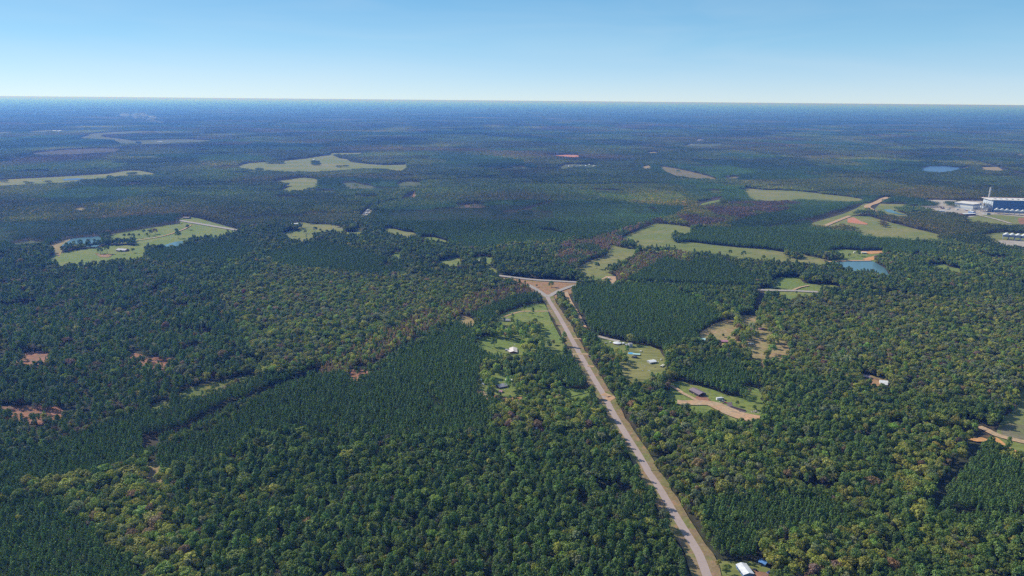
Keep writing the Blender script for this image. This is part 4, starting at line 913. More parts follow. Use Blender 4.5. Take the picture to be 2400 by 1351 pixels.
lone((1100, 700), [(1240, 320, 15, "pine", 1, "by the driveway on the bright lawn, left"), (1425, 405, 16, "pine", 1, "by the driveway on the bright lawn, right"), (1460, 180, 14, "bare", 9, "at the top of the bright lawn"), (1845, 600, 14, "pine", 1, "beside the verge on the bright lawn"),
                   (560, 1110, 14, "broad", 1, "on the lawn left of the white roofed farmhouse"), (780, 620, 14, "pine", 1, "in front of the upper house left of the road"), (2100, 1090, 14, "broad", 2, "beside the road, below the bright lawn"), (1880, 1060, 10, "broad", 4, "beside the road, near the bright lawn")], K)
lone((1560, 880), [(1780, 560, 9, "broad", 2, "in the barn field, upper"), (1980, 610, 8, "broad", 1, "in the barn field, right"), (1880, 440, 9, "bare", 7, "in the barn field, near the trees"), (1600, 700, 8, "broad", 2, "behind the dark pile in the barn field"), (1990, 790, 7, "broad", 1, "beside the rubble heap")], K)
lone((1640, 1260), [(680, 960, 9, "broad", 2, "left of the white metal building"), (470, 800, 7, "broad", 4, "at the left edge of the bottom yard")], 10.9)
lone((1620, 720), [(710, 690, 7, "broad", 1, "in the tan yard of the right hand homestead")], K)
print("lone trees", len(LONE))
for (a, b, h, kn, ci, wh) in LONE:
    p = G(a, b); vi = RND.randrange(NV[kn]); base = {"young_pine": 13, "pine": 16.7, "broad": 14, "bare": 12}[kn]
    t, c = place_tree(kn, vi, p[0], p[1], h / base, RND.uniform(0, 6.28), PAL[ci] * RND.uniform(.85, 1.1), ci, wh, "trees standing in the open", 1.12 if kn == "broad" else 1)
    proto_obj.setdefault(VAR0[kn] + vi, c)

# ---- the rest of the forest: points with a crown on each
def points_obj(name, xyz, attrs, label, cat):
    me = bpy.data.meshes.new(name); N = len(xyz)
    me.vertices.add(N); me.vertices.foreach_set("co", np.asarray(xyz, np.float32).ravel())
    for k, (typ, arr) in attrs.items():
        at = me.attributes.new(k, typ, 'POINT')
        at.data.foreach_set("vector" if typ == 'FLOAT_VECTOR' else "value", np.asarray(arr, np.int32 if typ == 'INT' else np.float32).ravel())
    me.update()
    return tag(link(bpy.data.objects.new(name, me)), label, cat, None, "stuff")

def instancer(obj, sources):
    """sources: {variant id: source object}"""
    ng = bpy.data.node_groups.new(obj.name + "_scatter", 'GeometryNodeTree')
    ng.interface.new_socket("Geometry", in_out='INPUT', socket_type='NodeSocketGeometry')
    ng.interface.new_socket("Geometry", in_out='OUTPUT', socket_type='NodeSocketGeometry')
    gi = ng.nodes.new("NodeGroupInput"); go = ng.nodes.new("NodeGroupOutput"); jn = ng.nodes.new("GeometryNodeJoinGeometry")
    def attr(nm, typ):
        a = ng.nodes.new("GeometryNodeInputNamedAttribute"); a.data_type = typ; a.inputs["Name"].default_value = nm
        return a.outputs[0]
    vidn = attr("vid", 'INT'); sc = attr("sca", 'FLOAT_VECTOR'); ro = attr("rot", 'FLOAT_VECTOR')
    er = ng.nodes.new("FunctionNodeEulerToRotation"); ng.links.new(ro, er.inputs[0])
    for k, src in sources.items():
        cmpn = ng.nodes.new("FunctionNodeCompare"); cmpn.data_type = 'INT'; cmpn.operation = 'EQUAL'
        ng.links.new(vidn, cmpn.inputs[2]); cmpn.inputs[3].default_value = k
        oi = ng.nodes.new("GeometryNodeObjectInfo"); oi.transform_space = 'ORIGINAL'; oi.inputs[0].default_value = src; oi.inputs[1].default_value = False
        ip = ng.nodes.new("GeometryNodeInstanceOnPoints")
        ng.links.new(gi.outputs[0], ip.inputs["Points"]); ng.links.new(cmpn.outputs[0], ip.inputs["Selection"])
        ng.links.new(oi.outputs["Geometry"], ip.inputs["Instance"]); ng.links.new(er.outputs[0], ip.inputs["Rotation"]); ng.links.new(sc, ip.inputs["Scale"])
        ng.links.new(ip.outputs[0], jn.inputs[0])
    ng.links.new(jn.outputs[0], go.inputs[0])
    md = obj.modifiers.new("scatter", 'NODES'); md.node_group = ng

for k in range(16):
    if k not in proto_obj:   # a variant that no nearby tree happened to use: let one far tree be an object
        kn = [q for q in KINDS if VAR0[q] <= k < VAR0[q] + NV[q]][0]
        cand = np.where((vid == k) & ~own)[0]
        if len(cand):
            i = cand[0]; own[i] = True
            t, c = place_tree(kn, k - VAR0[kn], PX[i], PY[i], sca[i], rot[i], col[i], idx[i], where_words(PX[i], PY[i], u[i], v[i]), zs=sz[i])
            proto_obj[k] = c
for nm, ks, lab, cat in (("pine_forest", (0, 1), "mass of dark pine crowns filling the near woods and plantations", "pine forest"),
                         ("broadleaf_forest", (2, 3), "mass of green, olive and rusty broadleaf crowns in the near woods", "broadleaf forest")):
    m = np.isin(kind, ks) & ~own
    N = m.sum()
    hs = sz[m] * np.where(PT[m] == PLANT, rng.uniform(0.96, 1.04, N), rng.uniform(0.9, 1.1, N))
    o = points_obj(nm, np.stack([PX[m], PY[m], np.zeros(N)], 1),
                   {"vid": ('INT', vid[m]), "sca": ('FLOAT_VECTOR', np.stack([sca[m] * rng.uniform(.8, 1.3, N), sca[m] * rng.uniform(.8, 1.3, N), hs], 1)),
                    "rot": ('FLOAT_VECTOR', np.stack([rng.normal(0, .07, N), rng.normal(0, .07, N), rot[m]], 1)), "tint": ('FLOAT_VECTOR', col[m])}, lab, cat)
    instancer(o, {k: c for k, c in proto_obj.items() if any(VAR0[KINDS[q]] <= k < VAR0[KINDS[q]] + NV[KINDS[q]] for q in ks)})

# ---- farther woods: square stands of many small crowns, laid side by side
def stand(name, size, typ, dens, npt):
    cx = []; nn = []; ss = []; vv = []
    nt_ = int(size * size / dens ** 2)
    g_ = int(math.ceil(size / dens))
    for i in range(g_):
        for j in range(g_):
            x = (i + .5 + RND.uniform(-.4, .4)) * size / g_ - size / 2; y = (j + .5 + RND.uniform(-.4, .4)) * size / g_ - size / 2
            t = typ
            if typ == "mix": t = "pine" if RND.random() < .33 else "broad"
            if t == "pine":
                h = RND.uniform(10.8, 12.6) if typ == "pine" else RND.uniform(11, 14.5)
                c, n_, s = pine_leaves(h, RND.uniform(2.0, 2.5) if typ == "pine" else 2.5, npt, 0.42, 0.5, 1.2)
                base = np.array((1.0, 1.0, 1.0)) if typ == "pine" else np.array((0.62, 0.85, 0.95))
            else:
                h = RND.uniform(8.5, 13) * (1.15 if RND.random() < .1 else 1); c, n_, s = broad_leaves(h, RND.uniform(2.1, 3.3), int(npt * 1.7), 5, 1.25)
                w = RND.random()
                base = np.array((1.05, 1.0, 0.9)) if w < .5 else np.array((1.5, 1.25, 1.0)) if w < .75 else np.array((0.85, 0.9, 0.9)) if w < .93 else np.array((2.2, 1.35, 1.2))
            base = base * RND.uniform(.78, 1.22)
            cx.append(c + np.array([x, y, 0])); nn.append(n_); ss.append(s); vv.append(leafvar(len(c), .15, .06) * base)
    return leaf_mesh(name, np.concatenate(cx), np.concatenate(nn), np.concatenate(ss), np.concatenate(vv), fol)

STANDS = {}
stand_me = {}
k = 0
for typ, dens, npt in (("pine", 4.2, 26), ("mix", 4.8, 30)):
    for size, nvar in ((15, 3), (30, 3), (60, 3)):
        for v_ in range(nvar):
            stand_me[k] = stand(f"{typ}_stand", size, typ, dens, npt if size < 60 else int(npt * .7)); STANDS.setdefault((typ, size), []).append(k); k += 1
openN = OPEN
def integral(a):
    s = np.zeros((a.shape[0] + 1, a.shape[1] + 1), np.int32); s[1:, 1:] = a.cumsum(0).cumsum(1); return s
IO = integral(OPEN.astype(np.int32)); IP = integral((TYPE == PLANT).astype(np.int32)); IR = integral((TYPE == RUSTSOLID).astype(np.int32)); IRY = integral((TYPE == RUSTY).astype(np.int32))
IH = integral((TYPE == HARD).astype(np.int32))
def boxsum(I, x, y, s):
    i0 = np.clip(((x - s / 2 - X0) / CELL).astype(int), 0, NX); i1 = np.clip(((x + s / 2 - X0) / CELL).astype(int) + 1, 0, NX)
    j0 = np.clip(((y - s / 2 - Y0) / CELL).astype(int), 0, NY); j1 = np.clip(((y + s / 2 - Y0) / CELL).astype(int) + 1, 0, NY)
    return I[j1, i1] - I[j0, i1] - I[j1, i0] + I[j0, i0], np.maximum(1, (i1 - i0) * (j1 - j0))
res = []
FAR_R = 12200.0
xs = np.arange(-11940 + 30, 11940, 60.0); ys = np.arange(300, FAR_R, 60.0)
gx, gy = np.meshgrid(xs, ys); gx = gx.ravel(); gy = gy.ravel()
m = in_wedge(gx, gy, 120) & (np.hypot(gx, gy) > SINGLE_R - 50) & (np.hypot(gx, gy) < FAR_R)
cells = [(gx[m], gy[m], 60)]
while cells:
    x, y, s = cells.pop()
    d = np.hypot(x, y)
    o_sum, area = boxsum(IO, x, y, s)
    p_sum, _ = boxsum(IP, x, y, s)
    pf = p_sum / area; of = o_sum / area
    if s > 15:
        split = (of > 0) | ((pf > 0) & (pf < 1)) | (d < SINGLE_R + s * 0.8)
        full = of >= 0.995
        split &= ~full
        ok = ~split & ~full
        sx, sy = x[split], y[split]; h = s // 2; q = h / 2
        if len(sx): cells.append((np.concatenate([sx - q, sx + q, sx - q, sx + q]), np.concatenate([sy - q, sy - q, sy + q, sy + q]), h))
    else:
        ok = (of < 0.5) & (d > SINGLE_R)
    res.append((x[ok], y[ok], np.full(ok.sum(), s), pf[ok] > 0.5))
SX = np.concatenate([r_[0] for r_ in res]); SY = np.concatenate([r_[1] for r_ in res]); SS = np.concatenate([r_[2] for r_ in res]); SP = np.concatenate([r_[3] for r_ in res])
# far from the camera unpainted woods are plantation blocks and mixed woods in large patches
t_ = look(TYPE, SX, SY)
blk = vnoise(SX * 0.9 + SY * 0.35, SY, 420, 5)
SP = SP | ((t_ == MIX) & (blk > 0.66))
N = len(SX)
BLOCKS = True
tint = np.where(SP[:, None], C_PLANT * 1.05, C_GREEN * 0.92)
# the woods are a patchwork of stands of different age: each block has its height and tone
wx = SX + 260 * (vnoise(SX, SY, 700, 51) - .5); wy = SY + 260 * (vnoise(SX, SY, 700, 52) - .5)
bi = np.floor((wx * .92 + wy * .39) / 430).astype(np.int64); bj = np.floor((-wx * .39 + wy * .92) / 300).astype(np.int64)
def bh(seed):
    n_ = (bi * 374761393 + bj * 668265263 + seed * 1442695041) & 0xffffffff
    n_ = ((n_ ^ (n_ >> 13)) * 1274126177) & 0xffffffff
    return ((n_ ^ (n_ >> 16)) & 0xffff) / 65535.0
b1, b2, b3 = bh(1), bh(2), bh(3)
tint = tint * np.array((1.44, 1.46, 1.12)) * (0.68 + 0.62 * b2)[:, None]
tint = tint * (1 + np.clip(b3 - .7, 0, 1)[:, None] * np.array([[1.3, .5, .1]]) * (~SP)[:, None])
tint = tint * (0.62 + 0.5 * vnoise(SX, SY * 0.6, 330, 8)[:, None] + 0.32 * vnoise(SX, SY, 110, 18)[:, None]) * (1 + rng.uniform(-.10, .10, (N, 1)))
ol = np.clip((vnoise(SX, SY * .5, 260, 41) - .55) * 3, 0, 1)[:, None] * (~SP)[:, None]
tint = tint * (1 + ol * np.array([[0.75, 0.38, 0.1]]))
warm = vnoise(SX, SY, 500, 31); w = np.clip((warm - 0.60) * 3.0, 0, 1)[:, None] * (~SP)[:, None]
tint = tint * (1 - w * .55) + C_RUST * 0.95 * w * .55
rs = (t_ == RUSTSOLID); rs = rs & (vnoise(SX, SY, 75, 73) + .25 * rng.random(N) > .52); tint[rs] = np.array((0.215, 0.165, 0.105)) * (0.75 + 0.5 * vnoise(SX[rs], SY[rs], 60, 71)[:, None]); ry = (t_ == RUSTY); tint[ry] = (C_RUST + C_OLIVE) * .62
vid2 = np.zeros(N, int)
for (typ, size), lst in STANDS.items():
    m = (SS == size) & (SP if typ == "pine" else ~SP)
    vid2[m] = np.array(lst)[rng.integers(0, len(lst), m.sum())]
print("stands", N)
rot2 = rng.integers(0, 4, N) * (math.pi / 2)
hs = rng.uniform(0.88, 1.10, N) * (0.62 + 0.62 * b1)
hs[SS < 60] *= rng.uniform(.9, 1.12, (SS < 60).sum())
# one stand of every sort stands in the landscape as an object of its own; the others follow it
src = {}
for k in stand_me:
    i = np.where(vid2 == k)[0]
    if not len(i): continue
    i = i[len(i) // 2]
    ispine = any(k in l for (t0, s0), l in STANDS.items() if t0 == "pine")
    o = link(bpy.data.objects.new("pine_stand" if ispine else "mixed_stand", stand_me[k]))
    o.location = (SX[i], SY[i], 0); o.rotation_euler = (0, 0, rot2[i]); o.scale = (1, 1, hs[i]); o["tint"] = [float(q) for q in tint[i]]
    tag(o, ("dark pine stand" if ispine else "mixed green stand of trees") + " merging into the middle distance forest", "forest", "stands of trees in the middle distance", "stuff")
    src[k] = o; vid2[i] = -1
for nm, sel, lab, cat in (("distant_pine_forest", SP, "dark pine plantations and woods in the middle distance", "pine forest"), ("distant_mixed_forest", ~SP, "mixed green woods in the middle distance", "forest")):
    m = sel & (vid2 >= 0); Nn = m.sum()
    o = points_obj(nm, np.stack([SX[m], SY[m], np.zeros(Nn)], 1), {"vid": ('INT', vid2[m]), "sca": ('FLOAT_VECTOR', np.stack([np.full(Nn, 1.03), np.full(Nn, 1.03), hs[m]], 1)),
                   "rot": ('FLOAT_VECTOR', np.stack([np.zeros(Nn), np.zeros(Nn), rot2[m]], 1)), "tint": ('FLOAT_VECTOR', tint[m])}, lab, cat)
    ty = "pine" if nm == "distant_pine_forest" else "mix"
    instancer(o, {k: s_ for k, s_ in src.items() if any(k in l for (t0, s0), l in STANDS.items() if t0 == ty)})

# ---- the woods beyond, to the horizon: one rolling canopy
M_far, nt, b = new_mat("far_canopy")
b.inputs["Roughness"].default_value = 1.0; b.inputs["Specular IOR Level"].default_value = 0.0
ge = nt.nodes.new("ShaderNodeNewGeometry"); mp = nt.nodes.new("ShaderNodeMapping"); mp.inputs["Scale"].default_value = (0.5, 1, 1)
nt.links.new(ge.outputs["Position"], mp.inputs[0])
n1 = nt.nodes.new("ShaderNodeTexNoise"); n1.inputs["Scale"].default_value = 0.0011; n1.inputs["Detail"].default_value = 7; n1.inputs["Roughness"].default_value = 0.7
nt.links.new(mp.outputs[0], n1.inputs[0])
cr = nt.nodes.new("ShaderNodeValToRGB")
e = cr.color_ramp.elements; e[0].position = 0.36; e[0].color = (0.020, 0.042, 0.026, 1); e[1].position = 0.64; e[1].color = (0.105, 0.092, 0.068, 1)
m_ = e.new(0.50); m_.color = (0.040, 0.066, 0.034, 1); m_ = e.new(0.57); m_.color = (0.070, 0.090, 0.045, 1); m_ = e.new(0.72); m_.color = (0.26, 0.26, 0.15, 1)
nt.links.new(n1.outputs[0], cr.inputs[0]); nt.links.new(cr.outputs[0], b.inputs["Base Color"])
NR, NA = 420, 460
rr = np.geomspace(FAR_R - 120, RG * 0.99, NR); aa = np.radians(np.linspace(-46, 46, NA))
RR, AA = np.meshgrid(rr, aa, indexing='ij'); XX = RR * np.sin(AA); YY = RR * np.cos(AA)
ZZ = 11 + 9 * (vnoise(XX, YY, 160, 3) - .5) + 10 * (vnoise(XX, YY, 900, 4) - .5) + 5 * (rng.random(XX.shape) - .5)
ZZ[0] = 4
vs = np.stack([XX, YY, ZZ], -1).reshape(-1, 3)
ii = np.arange(NR * NA).reshape(NR, NA)
fs = np.stack([ii[:-1, :-1], ii[:-1, 1:], ii[1:, 1:], ii[1:, :-1]], -1).reshape(-1, 4)
me = bpy.data.meshes.new("horizon_forest")
me.vertices.add(len(vs)); me.vertices.foreach_set("co", vs.astype(np.float32).ravel())
me.loops.add(fs.size); me.loops.foreach_set("vertex_index", fs.astype(np.int32).ravel())
me.polygons.add(len(fs)); me.polygons.foreach_set("loop_start", np.arange(0, fs.size, 4, dtype=np.int32)); me.update(calc_edges=True)
me.materials.append(M_far)
o = link(bpy.data.objects.new("horizon_forest", me))
if me.polygons[0].normal.z < 0: me.flip_normals()
tag(o, "endless forest fading blue to the horizon", "forest", None, "stuff")

# ------------------------------------------------------------------ buildings, vehicles, plant
MB = {}
def pm(name, col, rough=0.6, metal=0.0, noise=0.06, scale=0.5):
    if name not in MB: MB[name] = plain(name, col, rough, metal, noise, scale)
    return MB[name]
def roof_mat(name, col, rough=0.45, pitch=0.6):
    """sheet metal or shingle: fine ribs running down the slope, weather stains"""
    if name in MB: return MB[name]
    m, nt, b = new_mat(name); b.inputs["Roughness"].default_value = rough
    tc = nt.nodes.new("ShaderNodeTexCoord")
    wv = nt.nodes.new("ShaderNodeTexWave"); wv.inputs["Scale"].default_value = pitch; wv.inputs["Distortion"].default_value = 0.2
    no = nt.nodes.new("ShaderNodeTexNoise"); no.inputs["Scale"].default_value = 0.35; no.inputs["Detail"].default_value = 5
    nt.links.new(tc.outputs["Object"], wv.inputs[0]); nt.links.new(tc.outputs["Object"], no.inputs[0])
    a = nt.nodes.new("ShaderNodeMapRange"); a.inputs[3].default_value = .90; a.inputs[4].default_value = 1.05
    c = nt.nodes.new("ShaderNodeMapRange"); c.inputs[1].default_value = .35; c.inputs[2].default_value = .7; c.inputs[3].default_value = 1.08; c.inputs[4].default_value = .78
    mu = nt.nodes.new("ShaderNodeMath"); mu.operation = 'MULTIPLY'
    nt.links.new(wv.outputs["Fac"], a.inputs[0]); nt.links.new(no.outputs[0], c.inputs[0]); nt.links.new(a.outputs[0], mu.inputs[0]); nt.links.new(c.outputs[0], mu.inputs[1])
    sc = nt.nodes.new("ShaderNodeVectorMath"); sc.operation = 'SCALE'; sc.inputs[0].default_value = col
    nt.links.new(mu.outputs[0], sc.inputs["Scale"]); nt.links.new(sc.outputs[0], b.inputs["Base Color"])
    MB[name] = m
    return m
W_WHITE = roof_mat("white_metal_roof", (0.78, 0.78, 0.80)); W_GREY = roof_mat("grey_roof", (0.34, 0.33, 0.36)); W_BROWN = roof_mat("brown_roof", (0.27, 0.20, 0.22))
W_TEAL = roof_mat("teal_roof", (0.45, 0.66, 0.66)); W_PINK = roof_mat("pinkish_roof", (0.50, 0.24, 0.30)); W_CREAM = roof_mat("cream_roof", (0.72, 0.68, 0.55)); W_BLUE = roof_mat("blue_roof", (0.12, 0.28, 0.60)); W_GREEN = roof_mat("pale_green_roof", (0.45, 0.55, 0.46))
W_TANW = roof_mat("pale_tan_roof", (0.80, 0.70, 0.64))
S_WHITE = pm("white_siding", (0.70, 0.70, 0.69)); S_BRICK = pm("brick_wall", (0.24, 0.11, 0.085), 0.9); S_DARK = pm("dark_wood", (0.06, 0.045, 0.04), 0.9); S_BLUE = pm("blue_siding", (0.16, 0.27, 0.55))
S_TAN = pm("tan_siding", (0.45, 0.38, 0.30)); S_GREY = pm("grey_siding", (0.35, 0.36, 0.38)); S_MAROON = pm("maroon_wall", (0.12, 0.05, 0.06)); GLASS = pm("window_glass", (0.03, 0.045, 0.06), 0.1)
STEEL = pm("painted_steel", (0.38, 0.39, 0.41), 0.45, 0.3); RUBBER = pm("tyre_rubber", (0.03, 0.03, 0.03), 0.9); CHROME = pm("rim_metal", (0.6, 0.6, 0.62), 0.3, 0.8)

def bx(bm, x0, x1, y0, y1, z0, z1):
    r_ = bmesh.ops.create_cube(bm, size=1)
    bmesh.ops.transform(bm, matrix=Matrix.Translation(((x0 + x1) / 2, (y0 + y1) / 2, (z0 + z1) / 2)) @ Matrix.Diagonal((x1 - x0, y1 - y0, z1 - z0, 1)), verts=r_["verts"])
    return r_["verts"]
def cyl(bm, x, y, z0, z1, r0, r1=None, seg=16):
    r_ = bmesh.ops.create_cone(bm, cap_ends=True, segments=seg, radius1=r0, radius2=r0 if r1 is None else r1, depth=z1 - z0)
    bmesh.ops.transform(bm, matrix=Matrix.Translation((x, y, (z0 + z1) / 2)), verts=r_["verts"])
def fin(name, bm, mat, parent=None, bev=0.0):
    if bev: bmesh.ops.bevel(bm, geom=bm.edges[:], offset=bev, segments=1, affect='EDGES')
    me = bpy.data.meshes.new(name); bm.to_mesh(me); bm.free(); me.materials.append(mat)
    return link(bpy.data.objects.new(name, me), parent)
def B(): return bmesh.new()

def gable(name, label, cat, a, b, width, wh, rise, wall, roof, group=None, open_end=False, wins=3, chimney=False, porch=False, porch_side=-1):
    z = wh + rise
    A = G(*a, z); Bq = G(*b, z); mid = (A + Bq) / 2; L = float(np.hypot(*(Bq - A))); ang = math.atan2(Bq[1] - A[1], Bq[0] - A[0])
    t = empty(name, (mid[0], mid[1], 0), ang); tag(t, label, cat, group)
    h = L / 2 - 0.3; w = width / 2 - 0.3
    bm = B()
    pr = [(-w, 0.0), (w, 0.0), (w, wh), (0, z - 0.15), (-w, wh)]
    v0 = [bm.verts.new((-h, y, zz)) for y, zz in pr]; v1 = [bm.verts.new((h, y, zz)) for y, zz in pr]
    bm.faces.new(list(reversed(v0))); 
    if not open_end: bm.faces.new(v1)
    for i in (1, 4): bm.faces.new((v0[i], v0[(i + 1) % 5], v1[(i + 1) % 5], v1[i]))
    bmesh.ops.recalc_face_normals(bm, faces=bm.faces[:])
    fin("wall", bm, wall, t)
    bm = B(); e = width / 2; th = 0.18; d = rise / (width / 2 - .3)
    ze = wh - d * 0.3
    for s in (-1, 1):
        q = [bm.verts.new(p) for p in ((-L / 2, 0, z + .02), (L / 2, 0, z + .02), (L / 2, s * e, ze), (-L / 2, s * e, ze), (-L / 2, 0, z + th), (L / 2, 0, z + th), (L / 2, s * e, ze + th), (-L / 2, s * e, ze + th))]
        for f in ((0, 1, 2, 3), (4, 7, 6, 5), (0, 4, 5, 1), (2, 6, 7, 3), (1, 5, 6, 2), (3, 7, 4, 0)): bm.faces.new([q[i] for i in f])
    bmesh.ops.recalc_face_normals(bm, faces=bm.faces[:])
    rf = fin("roof", bm, roof, t)
    if chimney:
        bm = B(); bx(bm, L * .2, L * .2 + .9, .5, 1.3, z - 1.0, z + 0.9); fin("chimney", bm, S_BRICK, rf)
    bm = B(); bx(bm, -0.5, 0.5, -w - 0.05, -w + .05, 0, min(2.1, wh - .2)); fin("door", bm, S_DARK if wall is not S_DARK else S_TAN, t)
    for k in range(wins):
        for s in (-1, 1):
            x = (k + 1) / (wins + 1) * 2 * h - h + (1.2 if abs((k + 1) / (wins + 1) - .5) < .01 and s < 0 else 0)
            bm = B(); bx(bm, x - .6, x + .6, s * w - .04, s * w + .04, wh * .4, wh * .82); fin("window", bm, GLASS, t)
    if porch:
        bm = B(); bx(bm, -L * .25, L * .25, porch_side * (w + 2.4), porch_side * w, wh - .5, wh - .35)
        for x in (-L * .24, 0, L * .24): bx(bm, x - .08, x + .08, porch_side * (w + 2.2) - .08, porch_side * (w + 2.2) + .08, 0, wh - .5)
        fin("porch", bm, roof, t)
    return t, mid, ang

def at(x, y, ox, oy, k): return (ox + x / k, oy + y / k)
# -- bottom yard
gable("metal_building", "long white ribbed metal roof with blue side wall, at the bottom edge by the road", "metal building", at(1055, 640, 1640, 1260, 10.9), at(1262, 915, 1640, 1260, 10.9), 8.4, 2.9, 1.1, S_BLUE, W_WHITE, wins=4)
gable("mobile_home", "blue roofed trailer home in the shade behind the white metal building", "mobile home", at(1530, 560, 1640, 1260, 10.9), at(1720, 650, 1640, 1260, 10.9), 5, 2.5, .6, S_BLUE, W_BLUE, wins=4)
gable("lean_to", "small dark shed against the side of the white metal building", "shed", at(1280, 795, 1640, 1260, 10.9), at(1340, 840, 1640, 1260, 10.9), 3, 2.0, .5, S_DARK, S_DARK, wins=1)
# -- barn field
gable("barn", "long barn with purple brown roof standing in the mown field", "barn", at(605, 272, 1560, 880, K), at(835, 392, 1560, 880, K), 11, 3.4, 1.7, S_DARK, W_BROWN, wins=5)
# -- left homesteads
gable("farmhouse", "pinkish white roofed farmhouse on the lawn at the end of an orange drive", "house", at(985, 1085, 1100, 700, K), at(990, 1185, 1100, 700, K), 11, 2.9, 1.6, S_BRICK, W_TANW, chimney=True, porch=True)
gable("shed", "small grey annex at the left of the pinkish white farmhouse", "shed", at(810, 1130, 1100, 700, K), at(895, 1140, 1100, 700, K), 5, 2.4, .9, S_GREY, W_GREY, wins=1)
gable("shed", "pale green roofed shed between dark trees at the left of the lawns", "shed", at(140, 850, 1100, 700, K), at(245, 850, 1100, 700, K), 7, 2.8, 1.3, S_TAN, W_GREEN, wins=2)
gable("house", "greyish pink house under trees at the end of the sandy driveway", "house", at(745, 455, 1100, 700, K), at(940, 462, 1100, 700, K), 9, 2.8, 1.5, S_BRICK, W_GREY, chimney=True)
gable("house", "wide grey roofed house in the wooded homestead left of the road", "house", at(520, 500, 1100, 840, 7.947), at(700, 465, 1100, 840, 7.947), 10, 2.8, 1.6, S_BRICK, W_GREY, chimney=True)
gable("shed", "pale roofed shed at the left of the wooded homestead", "shed", at(195, 385, 1100, 840, 7.947), at(272, 370, 1100, 840, 7.947), 5, 2.5, .9, S_WHITE, W_TEAL, wins=1)
gable("shed", "small white hut just below the pale roofed shed in the woods", "shed", at(245, 455, 1100, 840, 7.947), at(285, 470, 1100, 840, 7.947), 3.4, 2.4, .7, S_WHITE, W_WHITE, wins=1)
gable("shed", "pinkish roofed outbuilding below the grey roofed house", "shed", at(550, 600, 1100, 840, 7.947), at(620, 608, 1100, 840, 7.947), 6, 2.4, .8, S_TAN, W_PINK, wins=1)
gable("shed", "white roofed hut alone in the dark cut in the woods", "shed", at(1205, 1285, 1100, 840, 7.947), at(1270, 1290, 1100, 840, 7.947), 4.5, 2.6, .8, S_WHITE, W_WHITE, wins=1)
gable("house", "tan roofed house in the middle of the grove left of the road", "house", at(800, 648, 1100, 700, K), at(885, 652, 1100, 700, K), 8, 2.7, 1.3, S_TAN, W_CREAM)
gable("shed", "dark roofed shed in the grove beside the orange drive", "shed", at(960, 740, 1100, 700, K), at(1030, 752, 1100, 700, K), 5, 2.5, .9, S_DARK, W_BROWN, wins=1)
gable("mobile_home", "long white trailer home at the back of the wooded homestead", "mobile home", at(670, 388, 1100, 840, 7.947), at(800, 395, 1100, 840, 7.947), 4.5, 2.6, .5, S_WHITE, W_WHITE, wins=4)
gable("house", "brown roofed house at the end of the driveway right of the road", "house", at(750, 122, 1200, 800, 3.973), at(812, 128, 1200, 800, 3.973), 9, 2.8, 1.4, S_BRICK, W_BROWN, chimney=True)
gable("shed", "little grey shed at the junction lot left of the round white roof", "shed", at(212, 262, 1400, 780, 11.95), at(262, 266, 1400, 780, 11.95), 3.2, 2.3, .6, S_GREY, W_GREY, wins=1)
gable("shed", "weathered shed at the top of the oval yard", "shed", at(1190, 500, 1400, 780, 11.95), at(1245, 505, 1400, 780, 11.95), 3.4, 2.2, .6, S_TAN, W_CREAM, wins=1)
# -- right of the road
gable("workshop", "white roofed workshop with dark open front in the oval yard", "workshop", at(1432, 792, 1400, 780, 11.95), at(1625, 765, 1400, 780, 11.95), 9, 3.3, 1.0, S_GREY, W_WHITE, wins=2)
gable("shed", "cream roofed shed right of the white roofed workshop", "shed", at(1790, 935, 1400, 780, 11.95), at(1865, 885, 1400, 780, 11.95), 3.6, 2.5, .5, S_DARK, W_CREAM, wins=1)
gable("shed", "tiny white shed behind the white roofed workshop", "shed", at(1765, 735, 1400, 780, 11.95), at(1805, 735, 1400, 780, 11.95), 3.0, 2.3, .5, S_WHITE, W_CREAM, wins=1)
gable("shed", "tiny cream shed left of the round white roof", "shed", at(335, 248, 1400, 780, 11.95), at(378, 248, 1400, 780, 11.95), 3.4, 2.4, .6, S_TAN, W_CREAM, wins=1)
gable("shed", "red brown garden shed below the blue pool", "shed", at(985, 660, 1400, 780, 11.95), at(1110, 655, 1400, 780, 11.95), 4.5, 2.4, .8, S_MAROON, W_BROWN, wins=1)
# -- right hand homestead
gable("house", "pale teal roofed house at the left end of the right hand homestead", "house", at(150, 690, 1620, 720, K), at(325, 705, 1620, 720, K), 9, 2.8, 1.2, S_WHITE, W_TEAL)
gable("house", "pink roofed house under trees in the right hand homestead", "house", at(650, 738, 1620, 720, K), at(820, 742, 1620, 720, K), 9, 2.8, 1.4, S_BRICK, W_PINK)
gable("shed", "low white roofed shed in the middle of the right hand homestead", "shed", at(1285, 803, 1620, 720, K), at(1410, 812, 1620, 720, K), 4.5, 2.4, .6, S_WHITE, W_CREAM, wins=2)
gable("shed", "upper of two small pale sheds at the right end of the homestead", "shed", at(1965, 550, 1620, 720, K), at(2035, 558, 1620, 720, K), 4, 2.4, .7, S_WHITE, W_WHITE, wins=1)
gable("shed", "lower of two small pale sheds at the right end of the homestead", "shed", at(1962, 615, 1620, 720, K), at(2025, 622, 1620, 720, K), 4, 2.4, .7, S_MAROON, W_CREAM, wins=1)
gable("shed", "pinkish roof in the shaded yard at the back of the right hand homestead", "shed", at(1510, 468, 1620, 720, K), at(1640, 470, 1620, 720, K), 6, 2.5, 1, S_TAN, W_PINK, wins=1)
